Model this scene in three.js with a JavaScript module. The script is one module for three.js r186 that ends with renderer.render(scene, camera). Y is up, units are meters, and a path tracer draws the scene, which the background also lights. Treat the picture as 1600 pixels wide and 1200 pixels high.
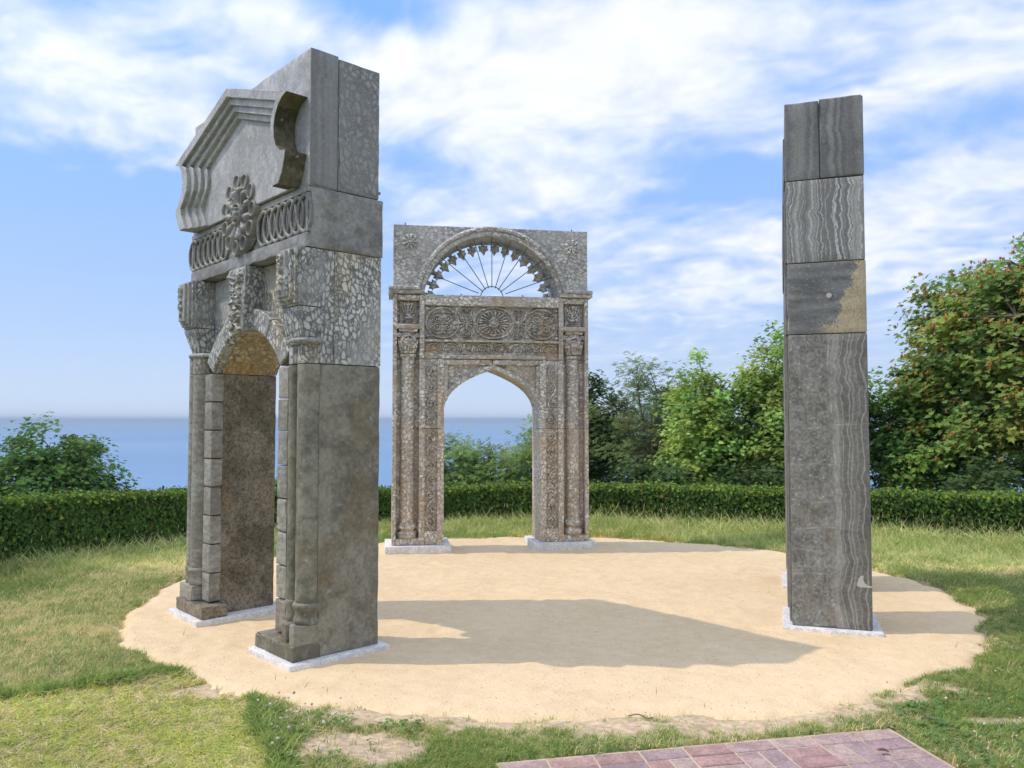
import * as THREE from 'three';
import { mergeGeometries, toCreasedNormals } from 'three/addons/utils/BufferGeometryUtils.js';
import { ImprovedNoise } from 'three/addons/math/ImprovedNoise.js';

// ------------------------------------------------------------------ camera, sky, sun, exposure
const scene = new THREE.Scene();
const camera = new THREE.PerspectiveCamera(51.49, 4 / 3, 0.1, 60000);
camera.position.set(0, 1.7, 0);
camera.rotation.x = 2.577 * Math.PI / 180;
const renderer = new THREE.WebGLRenderer({ antialias: true });
renderer.toneMapping = THREE.LinearToneMapping;
renderer.toneMappingExposure = 1.12;
renderer.shadowMap.enabled = true;

const sun = new THREE.DirectionalLight(0xffeed6, 2.1);
sun.name = 'sun';
sun.position.set(-33, 43, .5); sun.target.position.set(0.3, 0, -8);
sun.position.add(sun.target.position);
sun.castShadow = true; sun.shadow.radius = 1; sun.shadow.mapSize.set(4096, 4096);
Object.assign(sun.shadow.camera, { left: -22, right: 22, top: 18, bottom: -18, near: 1, far: 120 });
scene.add(sun, sun.target);

// ------------------------------------------------------------------ noise helpers
const clamp = (x, a = 0, b = 1) => Math.min(b, Math.max(a, x));
const mix = (a, b, t) => a + (b - a) * t;
const smooth = (a, b, x) => { const t = clamp((x - a) / (b - a)); return t * t * (3 - 2 * t); };
function rng(seed) { let s = seed | 0; return () => { s = (s + 0x6d2b79f5) | 0; let t = Math.imul(s ^ (s >>> 15), 1 | s); t = (t + Math.imul(t ^ (t >>> 7), 61 | t)) ^ t; return ((t ^ (t >>> 14)) >>> 0) / 4294967296; }; }
const hash = (x, y, s) => { let h = Math.imul(x, 374761393) + Math.imul(y, 668265263) + Math.imul(s, 1274126177); h = Math.imul(h ^ (h >>> 13), 1274126177); h ^= h >>> 16; return (h >>> 0) / 4294967296; };
const mod = (a, n) => ((a % n) + n) % n;
function vn(x, y, p, s) {           // value noise with period p
  const xi = Math.floor(x), yi = Math.floor(y); let fx = x - xi, fy = y - yi;
  fx = fx * fx * (3 - 2 * fx); fy = fy * fy * (3 - 2 * fy);
  const x0 = mod(xi, p), x1 = mod(xi + 1, p), y0 = mod(yi, p), y1 = mod(yi + 1, p);
  return mix(mix(hash(x0, y0, s), hash(x1, y0, s), fx), mix(hash(x0, y1, s), hash(x1, y1, s), fx), fy);
}
function fbm(x, y, p, s, o = 4) { let a = 0.5, v = 0, n = 0; for (let i = 0; i < o; i++) { v += a * vn(x, y, p, s + i * 17); n += a; x *= 2; y *= 2; p *= 2; a *= 0.5; } return v / n; }
const W = [0, 0, 0];                // worley: F1, F2, id
function worley(x, y, px, py, s) {
  const xi = Math.floor(x), yi = Math.floor(y); let a = 9, b = 9, id = 0;
  for (let j = -1; j < 2; j++) for (let i = -1; i < 2; i++) {
    const cx = mod(xi + i, px), cy = mod(yi + j, py);
    const dx = xi + i + hash(cx, cy, s) - x, dy = yi + j + hash(cx, cy, s + 1) - y, d = dx * dx + dy * dy;
    if (d < a) { b = a; a = d; id = hash(cx, cy, s + 2); } else if (d < b) b = d;
  }
  W[0] = Math.sqrt(a); W[1] = Math.sqrt(b); W[2] = id;
}
const P3 = new ImprovedNoise();

// ------------------------------------------------------------------ sky: air and high thin cloud
{
  const f = 1244, pitch = Math.atan(56 / f), D = 180 / Math.PI;
  const toAE = (px, py) => { const x = (px - 800) / f, y = (600 - py) / f, Y = y * Math.cos(pitch) + Math.sin(pitch), Z = Math.cos(pitch) - y * Math.sin(pitch); return [Math.atan2(x, Z) * D, Math.atan2(Y, Math.hypot(x, Z)) * D]; };
  // where the clouds stand: centre (photo pixels), spread, tilt, amount
  const banks = [
    [70, 80, 190, 75, .25, .55], [200, 185, 260, 45, -.1, .42], [330, 215, 170, 40, -.15, .3], [330, 100, 220, 70, .1, .22], [430, 30, 260, 45, .1, .18], [560, 90, 220, 60, .2, .4], [760, 60, 260, 70, -.1, .5],
    [960, 120, 260, 80, .12, .55], [1130, 185, 150, 40, .1, .42], [1010, 30, 220, 40, .1, .35], [1300, 60, 330, 65, .1, .42], [1520, 120, 200, 60, -.1, .5],
    [680, 190, 150, 60, -.1, .4], [820, 230, 180, 45, .1, .38], [720, 320, 150, 45, -.15, .45], [900, 310, 180, 45, .05, .45], [1000, 390, 230, 40, -.05, .3], [1120, 460, 220, 30, -.05, .35],
    [1470, 280, 170, 55, -.2, .5], [1440, 370, 220, 60, 0, .42], [1290, 400, 200, 80, 0, .3], [1000, 545, 200, 14, -.03, .22], [820, 430, 120, 50, 0, .25],
    [600, 25, 130, 28, .1, -.5], [1480, 200, 170, 26, -.12, -.55], [1120, 265, 130, 42, .15, -.5], [650, 265, 90, 28, .2, -.4], [150, 330, 260, 80, 0, -.6], [180, 470, 300, 110, 0, -.6], [60, 150, 130, 14, .1, -.3], [1090, 340, 90, 30, 0, -.25], [870, 380, 70, 18, 0, -.15],
  ].map(([x, y, rx, ry, t, a]) => { const [A, E] = toAE(x, y); return [A, E, rx / f * D, ry / f * D, -t, a]; });
  const out = [0, 0, 0];
  function sky(dx, dy, dz) {
    const el = Math.asin(clamp(dy, -1, 1)) * D, e = Math.max(el, 0), az = Math.atan2(dx, -dz) * D;
    const t = 1 - Math.exp(-e / 11), z = smooth(15, 80, e);
    let r = mix(.60, .205, t), g = mix(.70, .43, t), b = mix(.83, .90, t);
    r = mix(r, .16, z * .6); g = mix(g, .34, z * .6); b = mix(b, .74, z * .6);
    // high thin cloud, looked at in perspective: combed threads, soft lumps, a veil
    const k = 1 / (dy + 0.19), px = dx * k * 2.4 + 40, py = dz * k * 2.4 + 40;
    const wx = fbm(px * .7, py * .7, 512, 3, 4) - .5, wy = fbm(px * .7 + 9, py * .7 + 7, 512, 5, 4) - .5;
    const qx = (px * .88 + py * .47) + wx * 1.6, qy = (py * .88 - px * .47) + wy * 1.6;
    const thread = fbm(qx * 1.9, qy * 5.2, 1024, 11, 7), soft = fbm(px * 1.5 + wx * 2, py * 1.5 + wy * 2, 1024, 37, 4), lump = fbm(px * 6 + wx * 3, py * 6 + wy * 3, 1024, 23, 6), big = fbm(px * .45, py * .45, 512, 31, 3);
    let cover = 0;
    for (const [A, E, RX, RY, T, a] of banks) {
      const da = az - A, de = el - E - T * da, q = (da / RX) ** 2 + (de / RY) ** 2;
      if (q < 9) cover += a * Math.exp(-q * .9);
    }
    let near = 1 - smooth(36, 62, Math.abs(az)); near *= 1 - smooth(27, 44, el);
    const c = mix((big - .42) * 1.0 + .52, cover * .95, near);
    let d = smooth(-.08, 1.08, c * .85 + (thread - .5) * .75 + (soft - .5) * .35 + (lump - .5) * .6 + .13);
    d = d * smooth(.5, 8, e) * .95;
    const sun = Math.acos(clamp((dx * -33 + dy * 43 + dz * .5) / 54.2, -1, 1)) * D, glow = 1 + 1.5 * Math.exp(-sun / 20);
    const w = .83 + .16 * lump + .08 * thread;
    out[0] = mix(r, .90 * w, d) * glow; out[1] = mix(g, .925 * w, d) * glow; out[2] = mix(b, .985 * w, d) * glow;
    return out;
  }
  const w = 4096, h = 2048, cw = 1024, ch = 512, data = new Float32Array(w * h * 4), low = new Float32Array(cw * ch * 3);
  const at = (u, v) => { const ph = (u - .5) * 2 * Math.PI, th = (v - .5) * Math.PI, c = Math.cos(th); return sky(c * Math.cos(ph), Math.sin(th), c * Math.sin(ph)); };
  for (let j = ch / 2; j < ch; j++) for (let i = 0; i < cw; i++) { const o = at((i + .5) / cw, (j + .5) / ch), n = (j * cw + i) * 3; low[n] = o[0]; low[n + 1] = o[1]; low[n + 2] = o[2]; }
  for (let j = 0; j < h; j++) for (let i = 0; i < w; i++) {
    const n = (j * w + i) * 4, u = (i + .5) / w, v = (j + .5) / h;
    data[n + 3] = 1;
    if (v < .5) { data[n] = .30; data[n + 1] = .38; data[n + 2] = .42; continue; }
    if (u > .12 && u < .38 && v < .71) { const o = at(u, v); data[n] = o[0]; data[n + 1] = o[1]; data[n + 2] = o[2]; continue; }
    const x = u * cw - .5, y = Math.max(ch / 2, v * ch - .5), x0 = Math.floor(x), y0 = Math.min(ch - 1, Math.floor(y)), y1 = Math.min(ch - 1, y0 + 1), fx = x - x0, fy = clamp(y - y0);
    for (let c = 0; c < 3; c++) {
      const g = (X, Y) => low[(Y * cw + mod(X, cw)) * 3 + c];
      data[n + c] = mix(mix(g(x0, y0), g(x0 + 1, y0), fx), mix(g(x0, y1), g(x0 + 1, y1), fx), fy);
    }
  }
  const t = new THREE.DataTexture(data, w, h, THREE.RGBAFormat, THREE.FloatType);
  t.mapping = THREE.EquirectangularReflectionMapping; t.magFilter = THREE.LinearFilter; t.needsUpdate = true;
  scene.background = t; scene.environment = t;
}

// ------------------------------------------------------------------ textures and materials
const C = [0, 0, 0, .5];            // r g b (linear) and height, written by the pixel functions
const enc = (v) => 255 * (v <= .0031308 ? 12.92 * v : 1.055 * Math.pow(v, 1 / 2.4) - .055);
function texture(n, metres, fn, { bump = true, sx = metres, sy = metres, ny = n } = {}) {
  const a = new Uint8Array(n * ny * 4), b = bump ? new Uint8Array(n * ny * 4) : null;
  for (let j = 0; j < ny; j++) for (let i = 0; i < n; i++) {
    C[3] = .5; fn((i + .5) / n, (j + .5) / ny); const k = (j * n + i) * 4;
    for (let c = 0; c < 3; c++) { a[k + c] = enc(clamp(C[c])); if (b) b[k + c] = 255 * clamp(C[3]); }
    a[k + 3] = 255; if (b) b[k + 3] = 255;
  }
  const make = (d, s) => { const t = new THREE.DataTexture(d, n, ny); t.wrapS = t.wrapT = THREE.RepeatWrapping; t.magFilter = THREE.LinearFilter; t.repeat.set(1 / sx, 1 / sy); if (s) t.colorSpace = THREE.SRGBColorSpace; t.needsUpdate = true; return t; };
  return { map: make(a, true), bump: b && make(b, false) };
}
const surf = (t, o = {}) => new THREE.MeshStandardMaterial({ map: t.map, bumpMap: t.bump, bumpScale: o.bump ?? .003, roughness: o.rough ?? .8, color: o.color ?? 0xffffff });
const rgb = (r, g, b) => new THREE.Color().setRGB(r, g, b);
const flat = (r, g, b, rough = .8, more = {}) => new THREE.MeshStandardMaterial({ color: rgb(r, g, b), roughness: rough, ...more });

// marble of pale pebbly cells in dark veins; cx, cy = cells across the tile
function cells({ n = 768, m = 2, cx = 30, cy = 20, pale = [.44, .43, .40], vein = [.075, .078, .075], warm = [.33, .27, .18], warmth = .4, layer = 0, seed = 1, veinW = .34, fade = .5 }) {
  return texture(n, m, (u, v) => {
    const w1 = fbm(u * 8, v * 8, 8, seed, 3) - .5, w2 = fbm(u * 8, v * 8, 8, seed + 50, 3) - .5, h1 = fbm(u * 48, v * 48, 48, seed + 21, 2) - .5, h2 = fbm(u * 48, v * 48, 48, seed + 27, 2) - .5;
    const lay = layer ? vn(u * 4 + w1, v * layer + w2 * 2, 4 * layer, seed + 5) : .5;
    const x = (u + w1 * .05) * cx + h1 * .8, y = (v + w2 * .05) * cy + h2 * .8;
    worley(x, y, cx, cy, seed); let e = (W[1] - W[0]) / (W[1] + W[0]), id = W[2], tone = .45 + .55 * id;
    const split = fbm(u * 6, v * 6, 6, seed + 80, 2) * .9;
    if (id < split) { worley(x * 2, y * 2, cx * 2, cy * 2, seed + 7); e = Math.min(e * 1.8, (W[1] - W[0]) / (W[1] + W[0])); tone = .35 + .55 * W[2]; }
    const big = fbm(u * 4, v * 4, 4, seed + 90, 4), grain = vn(u * n / 2.5, v * n / 2.5, Math.round(n / 2.5), seed + 3), fine = fbm(u * 64, v * 64, 64, seed + 33, 3);
    const soft = smooth(.42, .68, fbm(u * 5, v * 5, 5, seed + 66, 3)) * fade;          // places where the cells run together
    let t = smooth(.0, veinW, e) * tone; t = mix(t, .42, soft) * (.62 + big * .7) * (layer ? .6 + lay * .75 : 1) + (fine - .5) * .26;
    t = clamp(t);
    const wm = smooth(.48, .72, fbm(u * 5, v * 5, 5, seed + 70, 4)) * warmth;
    for (let c = 0; c < 3; c++) C[c] = mix(mix(vein[c], vein[c] * warm[c] / pale[c] * 1.6, wm), mix(pale[c], warm[c], wm), t) * (.86 + .28 * grain);
    C[3] = .35 + .4 * smooth(0, .2, e) + .2 * (fine - .5) + .1 * grain;
  });
}
// dense grey-brown stone: mottled, with specks
function mottled({ n = 768, m = 2, a = [.125, .12, .095], b = [.21, .20, .17], speck = [.36, .36, .35], specks = .12, dark = 0, brown = [.19, .135, .07], browns = .25, seed = 1, stretch = 1, cloud = 6 }) {
  return texture(n, m, (u, v) => {
    const big = fbm(u * cloud, v * cloud, cloud, seed, 5), mid = fbm(u * 30, v * 30 / stretch, 30, seed + 9, 4), grain = vn(u * n / 2.2, v * n / 2.2, Math.round(n / 2.2), seed + 3), fine = fbm(u * 90, v * 90, 90, seed + 13, 2);
    worley(u * 60 + (fine - .5) * .9, v * 44 + (mid - .5) * 1.4, 60, 44, seed + 20);
    const sz = .5 + 1.1 * hash(Math.floor(W[2] * 9999), 3, seed), sp = W[2] < specks ? (1 - smooth(.08 * sz, .28 * sz, W[0])) * (.25 + .75 * hash(Math.floor(W[2] * 9999), 7, seed)) : 0;
    const dk = dark ? smooth(.50, .68, fbm(u * 150, v * 150, 150, seed + 71, 3)) * dark : 0;
    const t = clamp((big - .5) * 2.0 + (mid - .5) * 1.5 + (fine - .5) * .5 + .5), br = smooth(.5, .72, fbm(u * 7, v * 5, 5 * 7, seed + 60, 4)) * browns;
    for (let c = 0; c < 3; c++) { let q = mix(a[c], b[c], t); q = mix(q, brown[c], br); q = mix(q, speck[c], sp * (.4 + .6 * mid)); q *= 1 - .6 * dk; C[c] = q * (.78 + .3 * grain + .3 * (fine - .35)); }
    C[3] = .5 + .3 * (mid - .5) + .25 * (fine - .5) - .2 * dk;
  });
}
// layered stone: wavy vertical bands
function banded({ n = 768, m = 1.2, a = [.105, .11, .115], b = [.30, .305, .305], bands = 16, wave = 1, sharp = 1, specks = .05, tint = [.2, .175, .13], tints = .2, lines = 0, seed = 1 }) {
  return texture(n, m, (u, v) => {
    const wob = (fbm(u * 3, v * 4, 12, seed, 3) - .5) * .10 * wave + (vn(u * 5, v * 24, 120, seed + 4) - .5) * .018 * wave;
    const x = u + wob, l1 = vn(x * bands, 0, bands, seed + 7), l2 = vn(x * bands * 3, 0, bands * 3, seed + 8), l3 = vn(x * bands * 8, 0, bands * 8, seed + 9);
    const grain = vn(u * n / 2.2, v * n / 2.2, Math.round(n / 2.2), seed + 3), fine = fbm(u * 70, v * 70, 70, seed + 13, 3), big = fbm(u * 4, v * 4, 4, seed + 44, 4);
    worley(u * 36 + (fine - .5) * .8, v * 26 + (big - .5), 36, 26, seed + 20);
    const sp = W[2] < specks ? (1 - smooth(.06, .26, W[0])) * (.2 + .8 * hash(Math.floor(W[2] * 9999), 7, seed)) : 0;
    let t = smooth(.45, .95, l1) * .75 * sharp + smooth(.5, .95, l2) * .5 * sharp + (l3 - .5) * .22 + (fine - .5) * .45 + (big - .5) * .4 + .12;
    if (lines) { const q = x * lines, i = Math.floor(q); t = t * .45 + .06; for (let j = i - 1; j <= i + 1; j++) { const h = hash(mod(j, lines), 5, seed), c = j + .5 + (hash(mod(j, lines), 6, seed) - .5) * .7 + (vn(u * 2, v * 46, 92, seed + 90 + mod(j, 7)) - .5) * .34, w = .16 + .26 * h * h; t = Math.max(t, (1 - smooth(w * .4, w, Math.abs(q - c))) * (.3 + .8 * h) * (.45 + .75 * vn(u * 3, v * 60, 180, seed + 70 + mod(j, 5)))); } }
    t = clamp(Math.max(t, sp * .9));
    const tt = smooth(.5, .75, fbm(u * 5, v * 4, 20, seed + 61, 4)) * tints;
    for (let c = 0; c < 3; c++) C[c] = mix(mix(a[c], b[c], t), tint[c], tt) * (.84 + .3 * grain);
    C[3] = .5 + .25 * (fine - .5) + .2 * (l2 - .5);
  });
}
const T = {
  cellTall: cells({ cx: 58, cy: 36, seed: 3, warmth: .45, pale: [.64, .65, .635], fade: .75, vein: [.125, .128, .125], warm: [.62, .50, .31], veinW: .44 }),
  cellWarm: cells({ cx: 58, cy: 38, seed: 8, warmth: .95, warm: [.60, .43, .21], pale: [.62, .53, .38], vein: [.10, .085, .05] }),
  attic: mottled({ a: [.30, .305, .31], b: [.45, .455, .465], specks: .13, speck: [.66, .67, .68], browns: .08, seed: 5, stretch: 2 }),
  atticSide: banded({ a: [.155, .16, .165], b: [.33, .335, .34], bands: 14, wave: .35, sharp: .5, specks: .16, tints: .1, seed: 12, m: 1.4 }),
  atticRear: cells({ cx: 44, cy: 32, m: 2, seed: 14, warmth: .1, pale: [.34, .35, .355], vein: [.14, .145, .15], veinW: .5 }),
  frieze: mottled({ a: [.155, .155, .148], b: [.295, .295, .285], specks: .07, browns: .2, seed: 22, stretch: 1 }),
  olive: mottled({ a: [.125, .12, .09], b: [.255, .245, .20], specks: .04, browns: .35, seed: 31, cloud: 5 }),
  jamb: mottled({ a: [.125, .107, .072], b: [.27, .235, .18], specks: .03, dark: .75, browns: .55, brown: [.20, .14, .075], seed: 37, cloud: 7 }),
  quoin: mottled({ a: [.21, .20, .17], b: [.36, .35, .315], specks: .06, browns: .2, seed: 41, stretch: .3 }),
  back: cells({ cx: 32, cy: 50, seed: 51, warmth: .6, layer: 7, pale: [.82, .79, .73], vein: [.25, .238, .215], warm: [.62, .47, .30] }),
  backLow: cells({ cx: 44, cy: 40, seed: 57, warmth: .6, pale: [.82, .76, .67], vein: [.27, .24, .195], warm: [.66, .52, .36] }),
  backTop: cells({ cx: 30, cy: 46, seed: 63, warmth: .35, layer: 9, pale: [.76, .75, .72], vein: [.235, .232, .222] }),
  bandBold: banded({ bands: 22, lines: 30, sharp: 1.0, wave: 1, seed: 71, m: .8, b: [.50, .505, .50], a: [.11, .115, .12] }),
  bandSoft: banded({ bands: 15, sharp: .6, wave: 1.1, seed: 75, m: .8, tints: .1 }),
  bandLong: banded({ bands: 10, sharp: .6, wave: .8, seed: 79, m: 1.25, specks: .3, tints: .4, a: [.12, .12, .108], b: [.36, .355, .33], tint: [.20, .17, .12] }),
  concrete: mottled({ n: 512, a: [.62, .62, .64], b: [.80, .795, .79], specks: .03, browns: .05, seed: 91, m: 1, cloud: 8 }),
  bark: mottled({ n: 512, m: .6, a: [.075, .062, .045], b: [.19, .165, .125], specks: .02, browns: .2, seed: 95, stretch: .2 }),
};
// dark layered block with a tan, weathered corner
const layered = (tan, seed) => texture(512, .62, (u, v) => {
  const big = fbm(u * 3, v * 14, 42, seed, 4), fine = fbm(u * 60, v * 60, 60, seed + 3, 3), grain = vn(u * 240, v * 240, 240, seed + 5);
  worley(u * 14, v * 20, 14, 20, seed + 8); const sp = W[2] < .22 ? 1 - smooth(.12, .34, W[0]) : 0;
  const m = 1 - u, edge = m + (fbm(u * 9, v * 9, 9, seed + 30, 4) - .5) * .22 + (fine - .5) * .12 - mix(.62, .84, smooth(.15, .75, v)), tn = tan * Math.max(smooth(-.03, .05, edge), smooth(.82, .9, 1 - v + (fine - .5) * .2 - .02) * smooth(.35, .6, m));
  const t = clamp((big - .45) * 1.5 + (fine - .5) * .7 + .35 + sp * .5);
  const A = [.095, .10, .105], B = [.23, .235, .235], E = [.47, .41, .29], F = [.29, .24, .15], tt = clamp(fine * 1.3 - .1 + (big - .5));
  for (let c = 0; c < 3; c++) C[c] = mix(mix(A[c], B[c], t), mix(F[c], E[c], tt), tn) * (.85 + .3 * grain);
  C[3] = .5 + .3 * (fine - .5);
});
// the long side of the edgewise gate: speckled towards the front, wavy bands towards the back, pale cracks
{
  const cracks = [[[0, 1.585], [.2, 1.60], [.36, 1.625], [.60, 1.635]], [[.30, 2.37], [.29, 2.1], [.31, 1.75], [.325, 1.45], [.345, 1.2], [.35, .95]], [[.05, 1.30], [.2, 1.31], [.36, 1.30]], [[.0, 1.02], [.15, .99], [.3, 1.01]], [[.03, .78], [.25, .80], [.5, .79]], [[.02, .62], [.2, .60]], [[.02, .42], [.3, .43], [.5, .41]]];
  T.longSide = texture(512, 1, (u, v) => {
    const X = .60 - u * .62, Y = v * 2.4, fine = fbm(u * 40, v * 150, 600, 5, 3), mid = fbm(u * 9, v * 34, 306, 9, 3), big = fbm(u * 3, v * 8, 24, 3, 3), grain = vn(u * 230, v * 900, 90000, 2);
    const wob = (fbm(u * 2, v * 9, 18, 21, 3) - .5) * .10 + (vn(u * 3, v * 40, 120, 22) - .5) * .012, x = X + wob, band = smooth(.26, .38, X);
    const l1 = vn(x * 62 + 7, 0, 64, 31), l2 = vn(x * 150 + 3, 0, 256, 33);
    worley(u * 22 + (fine - .5), v * 62 + (mid - .5), 22, 62, 41); const sp = W[2] < .35 ? (1 - smooth(.08, .36, W[0])) * hash(Math.floor(W[2] * 9999), 3, 1) : 0;
    let t = .26 + (mid - .5) * .5 * (1 - band * .5) + (fine - .5) * .75 * (1 - band * .5) + (big - .5) * .3 + band * (smooth(.35, .8, l1) * .42 + smooth(.5, .9, l2) * .3 - .16) + sp * .6 * (1 - band * .6);
    let k = 0; for (const c of cracks) for (let i = 0; i < c.length - 1; i++) { const [ax, ay] = c[i], [bx, by] = c[i + 1], q = clamp(((X - ax) * (bx - ax) + (Y - ay) * (by - ay)) / ((bx - ax) ** 2 + (by - ay) ** 2)), d = Math.hypot(X - ax - (bx - ax) * q, Y - ay - (by - ay) * q) + (fine - .5) * .022; k = Math.max(k, (1 - smooth(.001, .007, d)) * (.25 + .75 * smooth(.35, .65, mid))); }
    t = clamp(Math.max(t, k * .95)); const br = smooth(.45, .7, fbm(u * 4, v * 9, 36, 51, 3)) * .5 * smooth(1.7, .3, Y);
    const A = [.115, .113, .10], B = [.44, .435, .405], D = [.20, .165, .115];
    for (let c = 0; c < 3; c++) C[c] = mix(mix(A[c], B[c], t), D[c], br) * (.84 + .3 * grain);
    C[3] = .5 + .3 * (fine - .5);
  }, { sx: .62, sy: 2.4, ny: 2048 });
}
T.layerTan = layered(1, 101); T.layer = layered(0, 107);
const M = {};
for (const k in T) M[k] = surf(T[k], { rough: .62, bump: .004 });
for (const k of ['attic', 'atticSide', 'atticRear', 'frieze']) { M[k].roughness = .5; M[k].bumpScale = .0015; }
M.concrete.roughness = .9; M.bark.roughness = .95;
M.iron = flat(.10, .10, .105, .55, { metalness: .6 });
M.rust = flat(.12, .075, .05, .8);
T.moss = mottled({ n: 512, a: [.055, .05, .028], b: [.155, .145, .10], specks: .05, browns: .5, brown: [.10, .085, .035], seed: 133, cloud: 8 }); M.moss = surf(T.moss, { rough: .95, bump: .006 });
M.mortar = flat(.47, .46, .43, .9);

// ------------------------------------------------------------------ object helpers
const taken = {};
function numbered(name) { const n = taken[name] = (taken[name] ?? -1) + 1; return n ? name + '_' + String(n).padStart(3, '0') : name; }
function tag(o, label, category, group, kind) { o.userData.label = label; o.userData.category = category; if (group) o.userData.group = group; if (kind) o.userData.kind = kind; return o; }
function thing(name, label, category, [x, y, z] = [0, 0, 0], turn = 0, group) { const g = new THREE.Group(); g.name = numbered(name); g.position.set(x, y, z); g.rotation.y = turn; scene.add(g); return tag(g, label, category, group); }
function part(parent, name, geo, mat, label) { const m = new THREE.Mesh(geo, mat); m.name = name; parent.add(m); if (label) m.userData.label = label; return m; }
function top(name, geo, mat, label, category, group, kind) { const m = new THREE.Mesh(geo, mat); m.name = numbered(name); scene.add(m); return tag(m, label, category, group, kind); }
function structure(name, geo, mat, label) { const m = new THREE.Mesh(geo, mat); m.name = numbered(name); m.userData.kind = 'structure'; if (label) m.userData.label = label; scene.add(m); return m; }
let uvSeed = 0;
// uv in metres, each face from the axis it looks along; ou/ov shift the pattern
function boxUV(g, ou, ov) {
  if (g.index) g = g.toNonIndexed();
  uvSeed++; ou ??= hash(uvSeed, 1, 77) * 5; ov ??= hash(uvSeed, 2, 77) * 5;
  const p = g.attributes.position, n = p.count, uv = new Float32Array(n * 2), a = new THREE.Vector3(), b = new THREE.Vector3(), c = new THREE.Vector3(), N = new THREE.Vector3();
  for (let i = 0; i < n; i += 3) {
    a.fromBufferAttribute(p, i); b.fromBufferAttribute(p, i + 1); c.fromBufferAttribute(p, i + 2);
    N.crossVectors(b.clone().sub(a), c.clone().sub(a)); const x = Math.abs(N.x), y = Math.abs(N.y), z = Math.abs(N.z);
    for (let k = 0; k < 3; k++) {
      const v = [a, b, c][k], j = (i + k) * 2;
      if (z >= x && z >= y) { uv[j] = v.x + ou; uv[j + 1] = v.y + ov; } else if (x >= y) { uv[j] = v.z + ou + .7; uv[j + 1] = v.y + ov; } else { uv[j] = v.x + ou; uv[j + 1] = v.z + ov + .3; }
    }
  }
  g.setAttribute('uv', new THREE.BufferAttribute(uv, 2));
  return g;
}
// a cut stone block with worn, slightly chipped edges
function block(x0, y0, z0, x1, y1, z1, { seg = .07, chip = .012, ou, ov, bend } = {}) {
  const lo = [x0, y0, z0], hi = [x1, y1, z1], e = .014;
  const lines = [0, 1, 2].map((k) => { const L = hi[k] - lo[k]; if (L < .05) return [lo[k], hi[k]]; const a = [lo[k], lo[k] + e], n = Math.max(1, Math.round((L - 2 * e) / seg)); for (let i = 1; i < n; i++) a.push(lo[k] + e + (L - 2 * e) * i / n); a.push(hi[k] - e, hi[k]); return a; });
  const pos = [];
  const move = (p) => {
    const d = [0, 1, 2].map((k) => (p[k] === lo[k] ? 1 : p[k] === hi[k] ? -1 : 0)), on = d.filter((q) => q).length, q = p.slice();
    if (on > 1) { const c = Math.max(0, P3.noise(p[0] * 7 + 3.3, p[1] * 7 + 1.7, p[2] * 7 + 5.1)), c2 = Math.max(0, P3.noise(p[0] * 23 + 8, p[1] * 23, p[2] * 23)); const a = Math.min(.0025 + chip * (c * c * 2.2 + c2 * c2 * .7), .03); for (let k = 0; k < 3; k++) q[k] += d[k] * a; }
    return bend ? bend(q) : q;
  };
  for (let k = 0; k < 3; k++) {
    const u = (k + 1) % 3, v = (k + 2) % 3, A = lines[u], B = lines[v];
    for (const s of [0, 1]) for (let i = 0; i < A.length - 1; i++) for (let j = 0; j < B.length - 1; j++) {
      const pt = (a, b) => { const p = [0, 0, 0]; p[k] = s ? hi[k] : lo[k]; p[u] = a; p[v] = b; return move(p); };
      const q = [pt(A[i], B[j]), pt(A[i + 1], B[j]), pt(A[i + 1], B[j + 1]), pt(A[i], B[j + 1])];
      const f = s ? [0, 1, 2, 0, 2, 3] : [0, 2, 1, 0, 3, 2];
      for (const t of f) pos.push(...q[t]);
    }
  }
  const g = new THREE.BufferGeometry(); g.setAttribute('position', new THREE.Float32BufferAttribute(pos, 3));
  return toCreasedNormals(boxUV(g, ou, ov), .5);
}
function shapeOf(pts, holes = []) { const s = new THREE.Shape(pts.map((p) => new THREE.Vector2(p[0], p[1]))); for (const h of holes) s.holes.push(new THREE.Path(h.map((p) => new THREE.Vector2(p[0], p[1])))); return s; }
function extrude(pts, z0, z1, { bevel = .005, ou, ov, crease = .45, holes } = {}) {   // outline in x, y pushed along z
  const g = new THREE.ExtrudeGeometry(shapeOf(pts, holes), { depth: z1 - z0 - 2 * bevel, bevelEnabled: bevel > 0, bevelThickness: bevel, bevelSize: bevel, bevelOffset: -bevel, bevelSegments: 1, steps: 1 });
  g.translate(0, 0, z0 + bevel);
  return toCreasedNormals(boxUV(g, ou, ov), crease);
}
function extrudeY(pts, y0, y1, o = {}) {           // outline in x, z pushed along y
  const bevel = o.bevel ?? .005;
  const g = new THREE.ExtrudeGeometry(shapeOf(pts.map(([x, z]) => [x, -z])), { depth: y1 - y0 - 2 * bevel, bevelEnabled: bevel > 0, bevelThickness: bevel, bevelSize: bevel, bevelOffset: -bevel, bevelSegments: 1, steps: 1 });
  g.translate(0, 0, y0 + bevel); g.rotateX(-Math.PI / 2);
  return toCreasedNormals(boxUV(g, o.ou, o.ov), .45);
}
function shaft(x, z, r, y0, y1, { r1 = r, sides = 20, h = .2 } = {}) {
  const n = Math.max(1, Math.round((y1 - y0) / h)), g = new THREE.CylinderGeometry(r1, r, y1 - y0, sides, n);
  const uv = g.attributes.uv; uvSeed++; for (let i = 0; i < uv.count; i++) uv.setXY(i, uv.getX(i) * 6.283 * r + hash(uvSeed, 3, 1) * 4, uv.getY(i) * (y1 - y0) + hash(uvSeed, 4, 1) * 4);
  return g.translate(x, (y0 + y1) / 2, z);
}
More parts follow.
